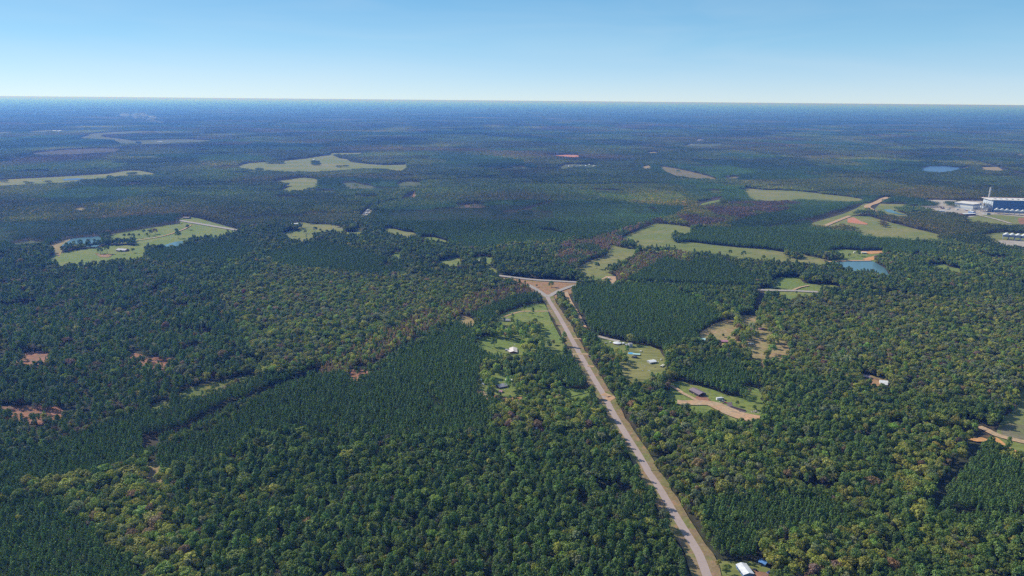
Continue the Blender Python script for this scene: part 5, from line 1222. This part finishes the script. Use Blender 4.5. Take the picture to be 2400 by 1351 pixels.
# -- house in the right woods
gable("barn", "dark purple roofed barn at the left of the clearing in the right woods", "barn", (2022.5, 878.8), (2040.5, 881.6), 8, 2.6, 1.2, S_DARK, W_BROWN, wins=2)
gable("house", "white roofed house in the small clearing in the right woods", "house", (2062, 891.0), (2083, 893.5), 11, 2.8, 1.8, S_WHITE, W_WHITE, porch=True)
gable("shed", "white garage in front of the white roofed house in the right woods", "garage", (2073, 899.5), (2080, 899.8), 5, 2.5, .8, S_WHITE, W_WHITE, wins=1)
# -- middle distance
gable("house", "long white roofed building at the top of the olive meadow", "mobile home", (682, 523.3), (703, 523.6), 8, 3.0, 1.0, S_WHITE, W_WHITE, wins=4)
gable("house", "white roofed house beside the bright green yard, centre left", "house", (1123, 609.5), (1136, 613), 12, 3.0, 1.7, S_WHITE, W_WHITE, porch=True)
gable("shed", "small pale shed left of the white roofed house, centre left", "shed", (1104, 606), (1109.5, 606.5), 6, 2.7, 1, S_WHITE, W_CREAM, wins=1)
gable("farmhouse", "grey roofed farmhouse in the pasture at the left", "farmhouse", (276, 582.6), (298, 583.6), 14, 3.2, 2.4, S_BRICK, W_GREY, chimney=True, porch=True)
gable("barn", "dark brown roofed barn at the top of the left farm beside the road", "barn", (430, 508.6), (445, 509.2), 11, 3.2, 1.4, S_DARK, W_BROWN)
gable("shed", "white roofed shed in the dirt lot beside the highway", "shed", (1424, 650.6), (1429, 651.6), 7, 3.0, 1.0, S_WHITE, W_WHITE, wins=1)
gable("house", "upper white house in the trees left of the lower pond shore", "house", (2002, 651.8), (2008, 652.4), 9, 2.8, 1.3, S_WHITE, W_WHITE)
gable("house", "grey roofed house in the trees beyond the highway lawn", "house", (2012, 663), (2022, 662), 10, 2.8, 1.5, S_BRICK, W_GREY)
gable("house", "small white fronted house beside the grey roofed one beyond the highway lawn", "house", (2020.5, 668.5), (2026, 669.4), 8, 3.0, 1.2, S_WHITE, W_WHITE)
gable("barn", "long cream barn on the far side of the pond", "barn", (2019, 590.6), (2031, 591.2), 9, 3.0, 1.0, S_TAN, W_CREAM)
gable("shed", "tiny white shed at the left of the pond meadow", "shed", (2000.5, 590), (2004.5, 590.2), 6, 2.6, .9, S_WHITE, W_CREAM, wins=1)
gable("house", "white house half hidden under trees right of the pond", "house", (2165, 588.2), (2178, 589), 9, 3.0, 1.2, S_WHITE, W_WHITE)
gable("shed", "pale shed under the orange tree right of the pond", "shed", (2182, 604), (2188, 605.4), 8, 3.0, 1.2, S_WHITE, W_CREAM, wins=1)
gable("chicken_house", "very long white roofed barn on a far field at the left", "barn", (369, 332.2), (381, 332.3), 16, 4.0, 2.0, S_WHITE, W_WHITE, wins=4)
gable("house", "white farmhouse in the tree clump on the largest pasture", "farmhouse", (734, 373.4), (738, 373.6), 13, 4, 2.5, S_WHITE, W_WHITE)
gable("house", "white house at the pinkish track in the middle distance", "house", (981, 447.8), (986, 448.0), 12, 3.5, 2, S_WHITE, W_WHITE)
gable("barn", "longer of two white roofs in the pale yard between plantations", "barn", (858.5, 491.7), (865.5, 491.2), 11, 3.5, 1.5, S_WHITE, W_WHITE)
gable("shed", "lower of two white roofs in the pale yard between plantations", "shed", (855.5, 497.8), (860, 497.4), 9, 3.2, 1.2, S_WHITE, W_WHITE, wins=1)
gable("shed", "lone white roof in the woods left of the pale yard", "shed", (818.5, 500.8), (822, 500.8), 8, 3.0, 1.2, S_WHITE, W_WHITE, wins=1)
gable("barn", "left of two long white farm buildings far away at the left", "barn", (124, 306.2), (132, 306.2), 30, 6, 3, S_WHITE, W_WHITE, wins=4)
gable("barn", "right of two long white farm buildings far away at the left", "barn", (131, 307.4), (141, 305.8), 30, 6, 3, S_WHITE, W_WHITE, wins=4)
gable("chicken_house", "white sliver of a barn left of the smoke plume", "barn", (301, 283.2), (309, 283.2), 40, 7, 4, S_WHITE, W_WHITE, wins=4)
gable("chicken_house", "white sliver of a barn behind the smoke plume", "barn", (341, 273.4), (359, 273.6), 50, 8, 4, S_WHITE, W_WHITE, wins=4)
r2 = random.Random(5)
for i, (x, y) in enumerate([(1327, 387), (1334, 388), (1342, 387), (1352, 389), (1360, 388), (1373, 388), (1381, 385), (1392, 388)]):
    gable("house", "small pale house in the settlement in front of the red clay patch", "house", (x - 1.6, y), (x + 1.8, y + r2.uniform(-.3, .3)), 11, 3.5, 2, S_WHITE, r2.choice([W_WHITE, W_CREAM, W_GREY]), "houses in front of the red clay patch", wins=2)
for i in range(16):
    x = 1612 + i * 8.4 + r2.uniform(-3, 3); y = 357.5 + i * .35 + r2.uniform(-2.6, 2.6)
    gable("house", "tiny pale house in the far settlement right of centre", "house", (x - 1.6, y), (x + 1.6, y + .1), 14, 4, 2.5, S_WHITE, r2.choice([W_WHITE, W_CREAM, W_GREY]), "houses of the far settlement", wins=2)
for i, (x, y) in enumerate([(1085, 402.3), (1094, 404.3), (1431, 386.5), (848, 301), (975, 457), (1621, 338), (1906, 442), (2105, 447.3), (1708, 411), (1756, 409)]):
    gable("house", ["pale roof alone in the woods above centre", "second pale roof in the woods above centre", "pale roof right of the settlement by the red clay patch", "white speck of a barn near the far skyline", "pale house at the small yellow glade", "pale roof above the far settlement", "pale roof in the woods beyond the hedgerow field", "pale roof left of the power plant road", "left pale roof near the small tan field", "right pale roof near the small tan field"][i],
          "house", (x - 2, y), (x + 2, y + .1), 13, 3.8, 2, S_WHITE, W_WHITE if i % 2 else W_CREAM, wins=2)

# -- round roofed building and its neighbours
def round_roof(name, label, px, r, wh, rise, wall, roof, seg=28, cat="building"):
    p = G(*px, wh); t = empty(name, (p[0], p[1], 0)); tag(t, label, cat)
    bm = B(); cyl(bm, 0, 0, 0, wh, r * .93, seg=seg); fin("wall", bm, wall, t)
    bm = B(); cyl(bm, 0, 0, wh + .03, wh + rise * .75, r, r * .45, seg); cyl(bm, 0, 0, wh + rise * .75 + .02, wh + rise, r * .45, r * .04, seg); fin("roof", bm, roof, t)
    bm = B(); bx(bm, -.6, .6, -r * .93 - .12, -r * .93 + .3, 0, 2.1); fin("door", bm, S_DARK, t)
    return t
round_roof("round_building", "large round white roof on a brown wall right of the road", at(555, 285, 1400, 780, 11.95), 6.0, 2.8, 1.3, S_BRICK, W_WHITE)
round_roof("storage_bin", "small white domed bin beside the round white roof", at(735, 290, 1400, 780, 11.95), 2.2, 3.0, .9, S_GREY, W_WHITE, 16, "bin")
round_roof("storage_bin", "grey six sided bin, right of the small domed one", at(840, 340, 1400, 780, 11.95), 3.3, 4.0, 1.5, S_DARK, W_GREY, 6, "bin")
p = G(*at(920, 420, 1400, 780, 11.95)); t = empty("storage_tower", (p[0], p[1], 0), .25); tag(t, "boxy white tower at the right end of the round roofed group", "tower")
bm = B(); bx(bm, -2.6, 2.6, -2.4, 2.4, 0, 6.0); fin("wall", bm, S_WHITE, t, .05)
bm = B(); bx(bm, -2.8, 2.8, -2.6, 2.6, 6.02, 6.3); fin("roof", bm, W_GREY, t)
bm = B(); bx(bm, -1.6, 1.6, -2.45, -2.38, .2, 4.6); fin("door", bm, S_GREY, t)
# pool
p = G(*at(940, 605, 1400, 780, 11.95)); t = empty("swimming_pool", (p[0], p[1], 0)); tag(t, "round blue above ground pool on the olive yard", "pool")
bm = B(); cyl(bm, 0, 0, 0, 1.3, 4.2, seg=28); fin("wall", bm, S_WHITE, t)
bm = B(); cyl(bm, 0, 0, 1.31, 1.36, 3.95, seg=28); fin("water", bm, pm("pool_water", (0.10, 0.42, 0.75), 0.1), t)
p = G(*at(1095, 600, 1400, 780, 11.95), 2.4); t = empty("canopy_shelter", (p[0], p[1], 0), -.2); tag(t, "pale teal flat canopy beside the blue pool", "canopy")
bm = B(); bx(bm, -5, 5, -2.8, 2.8, 2.4, 2.55); fin("roof", bm, W_TEAL, t)
for sx in (-1, 1):
    for sy in (-1, 1):
        bm = B(); bx(bm, sx * 4.6 - .1, sx * 4.6 + .1, sy * 2.5 - .1, sy * 2.5 + .1, 0, 2.39); fin("post", bm, S_WHITE, t)

# -- vehicles
def vehicle(name, label, px, ang, body, L=4.6, Wd=1.85, kind="car", cat="car", group=None):
    p = G(*px, .6); t = empty(name, (p[0], p[1], 0), ang); tag(t, label, cat, group)
    bm = B(); v_ = bx(bm, -L / 2, L / 2, -Wd / 2, Wd / 2, .35, .95)
    fin("body", bm, body, t, .12)
    bm = B()
    x0, x1 = {"car": (-L * .34, L * .2), "pickup": (-L * .05, L * .25), "truck": (L * .28, L * .46)}[kind]
    zt = {"car": 1.5, "pickup": 1.85, "truck": 2.5}[kind]
    vs_ = bx(bm, x0, x1, -Wd * .45, Wd * .45, .96, zt)
    for q in vs_:
        if q.co.z > 1.2: q.co.x = (x0 + x1) / 2 + (q.co.x - (x0 + x1) / 2) * .68; q.co.y *= .85
    c = fin("cabin", bm, GLASS, t)
    bm = B(); bx(bm, x0 * .68 + x1 * .32 if kind == "car" else x0 + (x1 - x0) * .18, x1 - (x1 - x0) * .18, -Wd * .38, Wd * .38, zt + .01, zt + .06); fin("roof", bm, body, t)
    if kind == "pickup":
        bm = B(); bx(bm, -L * .47, -L * .08, -Wd * .42, Wd * .42, .96, 1.0); fin("bed", bm, S_DARK, t)
    if kind == "truck":
        bm = B(); bx(bm, -L * .5, L * .24, -Wd * .5, Wd * .5, 1.0, 3.3); fin("box", bm, body, t, .04)
    for sx in (-.32, .32):
        for sy in (-1, 1):
            bm = B(); geo = bmesh.ops.create_cone(bm, cap_ends=True, segments=14, radius1=.36, radius2=.36, depth=.24)
            bmesh.ops.transform(bm, matrix=Matrix.Translation((sx * L, sy * Wd * .47, .36)) @ Matrix.Rotation(math.pi / 2, 4, 'X'), verts=geo["verts"])
            w_ = fin("wheel", bm, RUBBER, t)
            bm = B(); geo = bmesh.ops.create_cone(bm, cap_ends=True, segments=10, radius1=.2, radius2=.2, depth=.26)
            bmesh.ops.transform(bm, matrix=Matrix.Translation((sx * L, sy * Wd * .47, .36)) @ Matrix.Rotation(math.pi / 2, 4, 'X'), verts=geo["verts"])
            fin("rim", bm, CHROME, w_)
    return t
P_W = pm("white_paint", (0.75, 0.75, 0.76), .3); P_B = pm("blue_paint", (0.06, 0.09, 0.38), .3); P_K = pm("black_paint", (0.03, 0.03, 0.035), .3); P_R = pm("red_paint", (0.42, 0.04, 0.07), .3); P_S = pm("silver_paint", (0.42, 0.44, 0.48), .3)
k_ = (1640, 1260, 10.9)
vehicle("car", "black car parked beside the white metal building", at(1430, 845, *k_), -.9, P_K)
vehicle("car", "blue car on the orange dirt in the bottom yard", at(1780, 895, *k_), .5, P_B)
k_ = (1560, 880, K)
vehicle("box_truck", "long white box truck parked beside the dirt road in the barn field", at(1225, 545, *k_), .25, P_W, 9.5, 2.5, "truck", "truck")
vehicle("pickup_truck", "silver pickup between the white truck and the red pickup", at(1270, 588, *k_), .3, P_S, 6.2, 2.1, "pickup", "pickup")
vehicle("pickup_truck", "dark pickup behind the silver pickup", at(1320, 570, *k_), .3, P_K, 5.6, 2.0, "pickup", "pickup")
vehicle("pickup_truck", "dark red pickup, nearest in the row by the dirt road", at(1325, 625, *k_), .3, P_R, 6.6, 2.2, "pickup", "pickup")
vehicle("car", "small dark vehicle in front of the dark pipe stack", at(1675, 828, *k_), -.7, P_K, 4.4, 1.9, "car", "car")
vehicle("car", "white car at the right edge of the barn field", at(2200, 915, *k_), .6, P_W)
k_ = (1400, 780, 11.95)
vehicle("car", "white car on the dirt left of the workshop", at(1330, 955, *k_), -.3, P_W)
vehicle("car", "pale car at the bottom of the dirt parking spot", at(1450, 1082, *k_), -.2, P_W, 5.0)
vehicle("car", "silver car beside the dirt parking spot, far left", at(1270, 1080, *k_), -.6, P_S)
vehicle("car", "dark car below the workshop on the grass", at(1630, 985, *k_), -.4, P_K)
vehicle("pickup_truck", "white pickup parked at the right side of the workshop", at(1695, 845, *k_), -.4, P_W, 5.6, 2.0, "pickup", "pickup")
vehicle("car", "white car on the orange drive beside the farmhouse", at(1010, 1045, 1100, 700, K), -.5, P_W)
vehicle("pickup_truck", "red pickup under the trees by the tan roofed house", at(905, 700, 1100, 700, K), .4, P_R, 5.4, 2.0, "pickup", "pickup")
vehicle("car", "silver car in front of the grey roofed wooded homestead house", at(660, 600, 1100, 840, 7.947), .2, P_S)
vehicle("car", "white car beside the brown roofed house by the driveway", at(720, 140, 1200, 800, 3.973), .1, P_W)
vehicle("car", "silver car in the paddock of the right hand homestead", at(1500, 790, 1620, 720, K), .3, P_S)
# pipe stack, rubble, pole, concrete slabs
p = G(*at(1625, 768, 1560, 880, K)); t = empty("pipe_stack", (p[0], p[1], 0), -.72); tag(t, "long dark stack of pipes beside the dirt road", "pipe stack")
for lay, nn_ in ((0, 5), (1, 4), (2, 3)):
    for i in range(nn_):
        bm = B(); geo = bmesh.ops.create_cone(bm, cap_ends=True, segments=10, radius1=.33, radius2=.33, depth=17 + RND.uniform(-1.5, 1))
        bmesh.ops.transform(bm, matrix=Matrix.Translation((RND.uniform(-.5, .5), (i - (nn_ - 1) / 2) * .7, .34 + lay * .6)) @ Matrix.Rotation(math.pi / 2, 4, 'Y'), verts=geo["verts"])
        fin("pipe", bm, S_DARK if (i + lay) % 3 else S_MAROON, t)
p = G(*at(2000, 835, 1560, 880, K)); bm = B()
for i in range(60):
    a = RND.uniform(0, 6.28); q = RND.random() ** .7 * 8
    geo = bmesh.ops.create_icosphere(bm, subdivisions=1, radius=RND.uniform(.35, 1.0))
    bmesh.ops.transform(bm, matrix=Matrix.Translation((q * math.cos(a), q * math.sin(a) * .7, max(.2, 1.7 - q * .22) * RND.random())) @ Matrix.Diagonal((1, RND.uniform(.6, 1.2), RND.uniform(.4, .8), 1)), verts=geo["verts"])
o = fin("rubble_heap", bm, pm("rubble", (0.42, 0.36, 0.34), .95, 0, .2), None); o.location = (p[0], p[1], 0); tag(o, "pale rubble heap at the right of the barn field", "rubble", None, "stuff")
p = G(*at(197, 550, 1560, 880, K)); t = empty("utility_pole", (p[0], p[1], 0), .6); tag(t, "single thin utility pole in the lower corner of the barn field", "utility pole")
bm = B(); cyl(bm, 0, 0, 0, 9.5, .16, .11, 8); fin("pole", bm, S_DARK, t)
bm = B(); bx(bm, -1.1, 1.1, -.06, .06, 8.7, 8.85); fin("crossarm", bm, S_DARK, t)

# -- power plant at the right edge
BLUEW = pm("dark_blue_cladding", (0.07, 0.17, 0.36), .5, 0, .08, .05); ROOFW = pm("pale_roof_deck", (0.72, 0.68, 0.66), .8, 0, .08, .05); SIDEW = pm("pale_blue_cladding", (0.50, 0.56, 0.66), .5); BANDW = pm("grey_blue_band", (0.20, 0.25, 0.36), .5)
ORED = pm("red_parapet", (0.42, 0.12, 0.07), .8)
A = G(2324.5, 497.5); Bq = G(2405, 499.5)
dv = (Bq - A) / np.hypot(*(Bq - A)); ang = math.atan2(dv[1], dv[0])
t = empty("power_plant_hall", (A[0], A[1], 0), ang); tag(t, "huge dark blue clad hall with pale flat roof at the right edge", "power plant")
Lh, Dh, Hh = 170.0, 62.0, 38.0
bm = B(); bx(bm, 0, Lh, 0, Dh, 0, Hh - .5); fin("wall", bm, BLUEW, t)
bm = B(); bx(bm, -1.0, -.02, 0, Dh, 0, Hh - 1.0); fin("side_cladding", bm, SIDEW, t)
bm = B(); bx(bm, -7, Lh + 1, -1.2, Dh + 1, Hh - .4, Hh + .8); rf = fin("roof", bm, ROOFW, t)
bm = B(); bx(bm, -7, Lh + 1, Dh + 1.05, Dh + 2.0, Hh - .4, Hh + 2.2); fin("parapet", bm, ORED, rf)
for i in range(9):
    bm = B(); bx(bm, 12 + i * 17, 18 + i * 17, 20, 30, Hh + .85, Hh + 2.6); fin("roof_vent", bm, STEEL, rf, .2)
for x, w_, h_ in ((24, 5, 12), (36, 4, 8), (66, 7, 13), (80, 5, 10), (108, 8, 16), (130, 5, 10)):
    bm = B(); bx(bm, x, x + w_, -.35, -.05, 0, h_); fin("door", bm, BANDW if int(x) % 4 else SIDEW, t)
for zz in (9, 17.5, 26):
    bm = B(); bx(bm, 0.5, Lh - .5, -.28, -.04, zz, zz + .9); fin("cladding_rail", bm, BANDW, t)
# boiler frame
pfx, pfy = A - dv * 13
t = empty("boiler_frame", (float(pfx), float(pfy), 0), ang); tag(t, "open steel frame full of pipes at the left of the blue hall", "steel frame")
for ix in range(4):
    for iy in range(3):
        bm = B(); bx(bm, -14 + ix * 7 - .5, -14 + ix * 7 + .5, iy * 14 - .5, iy * 14 + .5, 0, 31 - 3 * (3 - ix)); fin("column", bm, STEEL, t)
for z_ in (6, 12, 18, 24):
    bm = B()
    for iy in range(3): bx(bm, -14 - .5 + (2 if z_ > 20 else 0), 7.5, iy * 14 - .36, iy * 14 + .36, z_, z_ + .8)
    for ix in range(4):
        bx(bm, -14 + ix * 7 - .32, -14 + ix * 7 + .32, .5, 27.5, z_ + .1, z_ + .7)
    fin("beam", bm, STEEL, t)
for i in range(7):
    bm = B(); x = RND.uniform(-11, 5); y = RND.uniform(2, 24); z_ = RND.uniform(1, 18)
    cyl(bm, x, y, z_, z_ + RND.uniform(5, 11), RND.uniform(1.2, 2.4), seg=12); fin("vessel", bm, RND.choice([STEEL, SIDEW, S_TAN, BANDW]), t)
bm = B(); bx(bm, -13, 6, 3, 24, 10, 16); bx(bm, -6, 7, 5, 22, 18.9, 23.9); fin("duct", bm, SIDEW, t)
# chimney
p = G(2313.8, 489.5); 
d_ = ray(2322.6, 440.5); dd = math.hypot(*p); tz = CAMH + d_[2] * dd / math.hypot(d_[0], d_[1])
t = empty("chimney_stack", (p[0], p[1], 0)); tag(t, "tall pale chimney stack beside the blue power plant hall", "chimney")
bm = B(); cyl(bm, 0, 0, 0, tz, 3.2, 2.2, 24); fin("shaft", bm, pm("pale_concrete", (0.55, 0.53, 0.52), .9), t)
bm = B(); cyl(bm, 0, 0, tz + .02, tz + 1.6, 2.5, 2.5, 24); fin("rim", bm, S_GREY, t)
for zz in (tz * .45, tz * .78):
    bm = B(); cyl(bm, 0, 0, zz, zz + .8, 4.2, 4.2, 20); fin("platform", bm, STEEL, t)
# second hall
c0 = G(2279.6, 492.0); c1 = G(2300.0, 489.0); c2 = G(2256.6, 483.8)
v1_ = c1 - c0; v2_ = c2 - c0; L1 = float(np.hypot(*v1_)); L2 = float(min(np.hypot(*v2_), 75)); ang2 = math.atan2(v1_[1], v1_[0])
t = empty("turbine_hall", (c0[0], c0[1], 0), ang2); tag(t, "smaller white and grey banded hall left of the blue hall", "hall")
n2 = np.array([-v1_[1], v1_[0]]) / L1; depth = float(np.dot(v2_, n2)); depth = max(28.0, min(60.0, depth))
for zz, z2, mt in ((0, 6, SIDEW), (6, 11, S_WHITE), (11, 17, BANDW)):
    bm = B(); bx(bm, 0, L1, 0, depth, zz + .01, z2); fin("wall", bm, mt, t)
bm = B(); bx(bm, -.6, L1 + .6, -.6, depth + .6, 17.02, 17.8); fin("roof", bm, ROOFW, t)
bm = B(); bx(bm, L1 * .3, L1 * .5, -.1, -.01, 0, 4.2); fin("door", bm, BANDW, t)
def tank(label, px, r, h, mat, dome=True, name="storage_tank"):
    p = G(*px); t = empty(name, (p[0], p[1], 0)); tag(t, label, "tank")
    bm = B(); cyl(bm, 0, 0, 0, h, r, seg=24); fin("wall", bm, mat, t)
    bm = B(); cyl(bm, 0, 0, h + .02, h + r * .25, r, r * .3, 24); fin("roof", bm, ROOFW if dome else mat, t)
tank("white domed tank left of the banded hall", (2250.5, 487), 6.5, 5, S_WHITE)
tank("dark round tank on the slope below the plant", (2261, 514.6), 5, 5.5, S_DARK, False)
gable("warehouse", "low warehouse with pale roof and dark side below the banded hall", "warehouse", (2254.5, 500.6), (2283, 499.6), 16, 5.5, 1.2, S_MAROON, W_WHITE, wins=4)
gable("warehouse", "long thin white canopy at the left of the plant yard", "canopy", (2195, 492.6), (2213, 492.9), 12, 5, 1.0, S_WHITE, W_WHITE, wins=3)
gable("shed", "small white building in the trees left of the plant slope", "shed", (2217.5, 508.8), (2225, 509.4), 9, 4, 1.5, S_WHITE, W_WHITE, wins=1)
gable("warehouse", "blue and white unit in front of the banded hall", "warehouse", (2273, 494.2), (2284, 496.0), 12, 7, 1.0, S_BLUE, W_WHITE, wins=2)
gable("warehouse", "grey low building between the banded hall and the blue hall", "warehouse", (2308, 497.2), (2318, 499.4), 12, 6, 1.0, S_GREY, W_GREY, wins=2)
# air cooled condensers
def fan_unit(label, x, y, ang, group, s=1.0):
    t = empty("cooling_fan_unit", (x, y, 0), ang); tag(t, label, "cooling unit", group); t.scale = (s * 1.15,) * 3
    for sx in (-1, 1):
        bm = B(); bx(bm, sx * 5.6 - .5, sx * 5.6 + .5, -6.4, -5.4, 0, 7.0); fin("leg", bm, S_WHITE, t)
        bm = B(); bx(bm, sx * 5.6 - .5, sx * 5.6 + .5, 5.4, 6.4, 0, 7.0); fin("leg", bm, S_WHITE, t)
    bm = B(); bx(bm, -6.6, 6.6, -7, 7, 7.02, 11.2); fin("plenum", bm, BANDW, t)
    bm = B()
    q = [bm.verts.new(p) for p in ((-6, -6.6, 11.24), (6, -6.6, 11.24), (6, 6.6, 11.24), (-6, 6.6, 11.24), (0, -6.6, 14.6), (0, 6.6, 14.6))]
    for f in ((0, 1, 4), (2, 3, 5), (1, 2, 5, 4), (3, 0, 4, 5), (0, 3, 2, 1)): bm.faces.new([q[i] for i in f])
    bmesh.ops.recalc_face_normals(bm, faces=bm.faces[:]); fin("hood", bm, W_WHITE, t)
    bm = B(); cyl(bm, 0, 0, 14.2, 15.6, 2.4, 2.4, 18); fin("fan_ring", bm, S_WHITE, t)
    return t
def clone(root, x, y, rz, label):
    c = root.copy(); SC.collection.objects.link(c); c.location = (x, y, 0); c.rotation_euler = (0, 0, rz); c["label"] = label
    for ch in list(root.children):
        d = ch.copy(); SC.collection.objects.link(d); d.parent = c
fu = None
for row, (a, b, n_, lab, grp) in enumerate((((2335, 501.5), (2420, 507.8), 8, "white fan unit on legs in the row in front of the blue hall", "fan units in front of the blue hall"),
                                       ((2357, 562.0), (2440, 568.5), 7, "white fan unit on legs in the nearer row below the plant", "fan units in the nearer row"))):
    A_ = G(*a); B_ = G(*b); an = math.atan2(B_[1] - A_[1], B_[0] - A_[0])
    for i in range(n_):
        q = A_ + (B_ - A_) * i / (n_ - 1)
        if fu is None: fu = fan_unit(lab, q[0], q[1], an, grp)
        else:
            clone(fu, q[0], q[1], an, lab)
        for ob in SC.objects:
            if ob.name.startswith("cooling_fan_unit") and ob.get("label") == lab: ob["group"] = grp
for i in range(14):
    x = RND.uniform(2205, 2310); y = 486.5 + (x - 2205) * .11 + RND.uniform(-1, 4)
    p = G(x, y); t = empty("shipping_container", (p[0], p[1], 0), RND.uniform(0, 3)); tag(t, "small container or crate lying in the plant yard", "container", "containers in the plant yard")
    bm = B(); hh = RND.uniform(2.4, 4.5); bx(bm, -5, 5, -1.6, 1.6, 0.1, hh); fin("body", bm, RND.choice([S_WHITE, S_MAROON, S_TAN, S_BLUE, S_GREY]), t, .06)
    bm = B(); bx(bm, 5.01, 5.1, -1.4, 1.4, .3, hh - .2); fin("door", bm, S_GREY, t)

# -- smoke plume far away on the left
p = G(376, 291.5, 6); bm = B()
for i in range(34):
    u_ = i / 33
    geo = bmesh.ops.create_icosphere(bm, subdivisions=2, radius=1)
    rr_ = 16 + 46 * u_ ** .8
    bmesh.ops.transform(bm, matrix=Matrix.Translation((-300 * u_ ** .9 + RND.gauss(0, 22 + 30 * u_), RND.gauss(0, 30), 14 + 105 * u_ + RND.gauss(0, 8))) @ Matrix.Diagonal((rr_ * RND.uniform(.8, 1.6), rr_, rr_ * .42, 1)), verts=geo["verts"])
me = bpy.data.meshes.new("smoke_plume"); bm.to_mesh(me); bm.free()
sm = bpy.data.materials.new("smoke"); sm.use_nodes = True; nt = sm.node_tree; nt.nodes.clear()
o_ = nt.nodes.new("ShaderNodeOutputMaterial"); pv = nt.nodes.new("ShaderNodeVolumePrincipled"); pv.inputs["Color"].default_value = (.9, .93, 1, 1); pv.inputs["Density"].default_value = 0.004
nt.links.new(pv.outputs[0], o_.inputs["Volume"]); me.materials.append(sm)
o = link(bpy.data.objects.new("smoke_plume", me)); o.location = (p[0], p[1], 0)
tag(o, "thin pale smoke plume drifting over the far woods at the left", "smoke", None, "stuff")

# ------------------------------------------------------------------ haze
HB = RG * 1.02
bm = bmesh.new(); bmesh.ops.create_cube(bm, size=1.0)
me = bpy.data.meshes.new("haze"); bm.to_mesh(me); bm.free()
hz = link(bpy.data.objects.new("haze", me))
top = CAMH + 1.5
hz.scale = (2 * HB, 2 * HB, top + 1.0); hz.location = (0, 0, (top - 1.0) / 2)
hm = bpy.data.materials.new("haze_air"); hm.use_nodes = True; nt = hm.node_tree; nt.nodes.clear()
o_ = nt.nodes.new("ShaderNodeOutputMaterial"); pv = nt.nodes.new("ShaderNodeVolumePrincipled")
pv.inputs["Color"].default_value = (0.105, 0.29, 1.0, 1)
pv.inputs["Absorption Color"].default_value = (0.93, 0.93, 1, 1)
pv.inputs["Density"].default_value = 0.98e-4
pv.inputs["Anisotropy"].default_value = 0.25
nt.links.new(pv.outputs[0], o_.inputs["Volume"]); me.materials.append(hm); hm.cycles.volume_sampling = "DISTANCE"
tag(hz, "thin blue haze over the whole plain", "haze", None, "stuff")
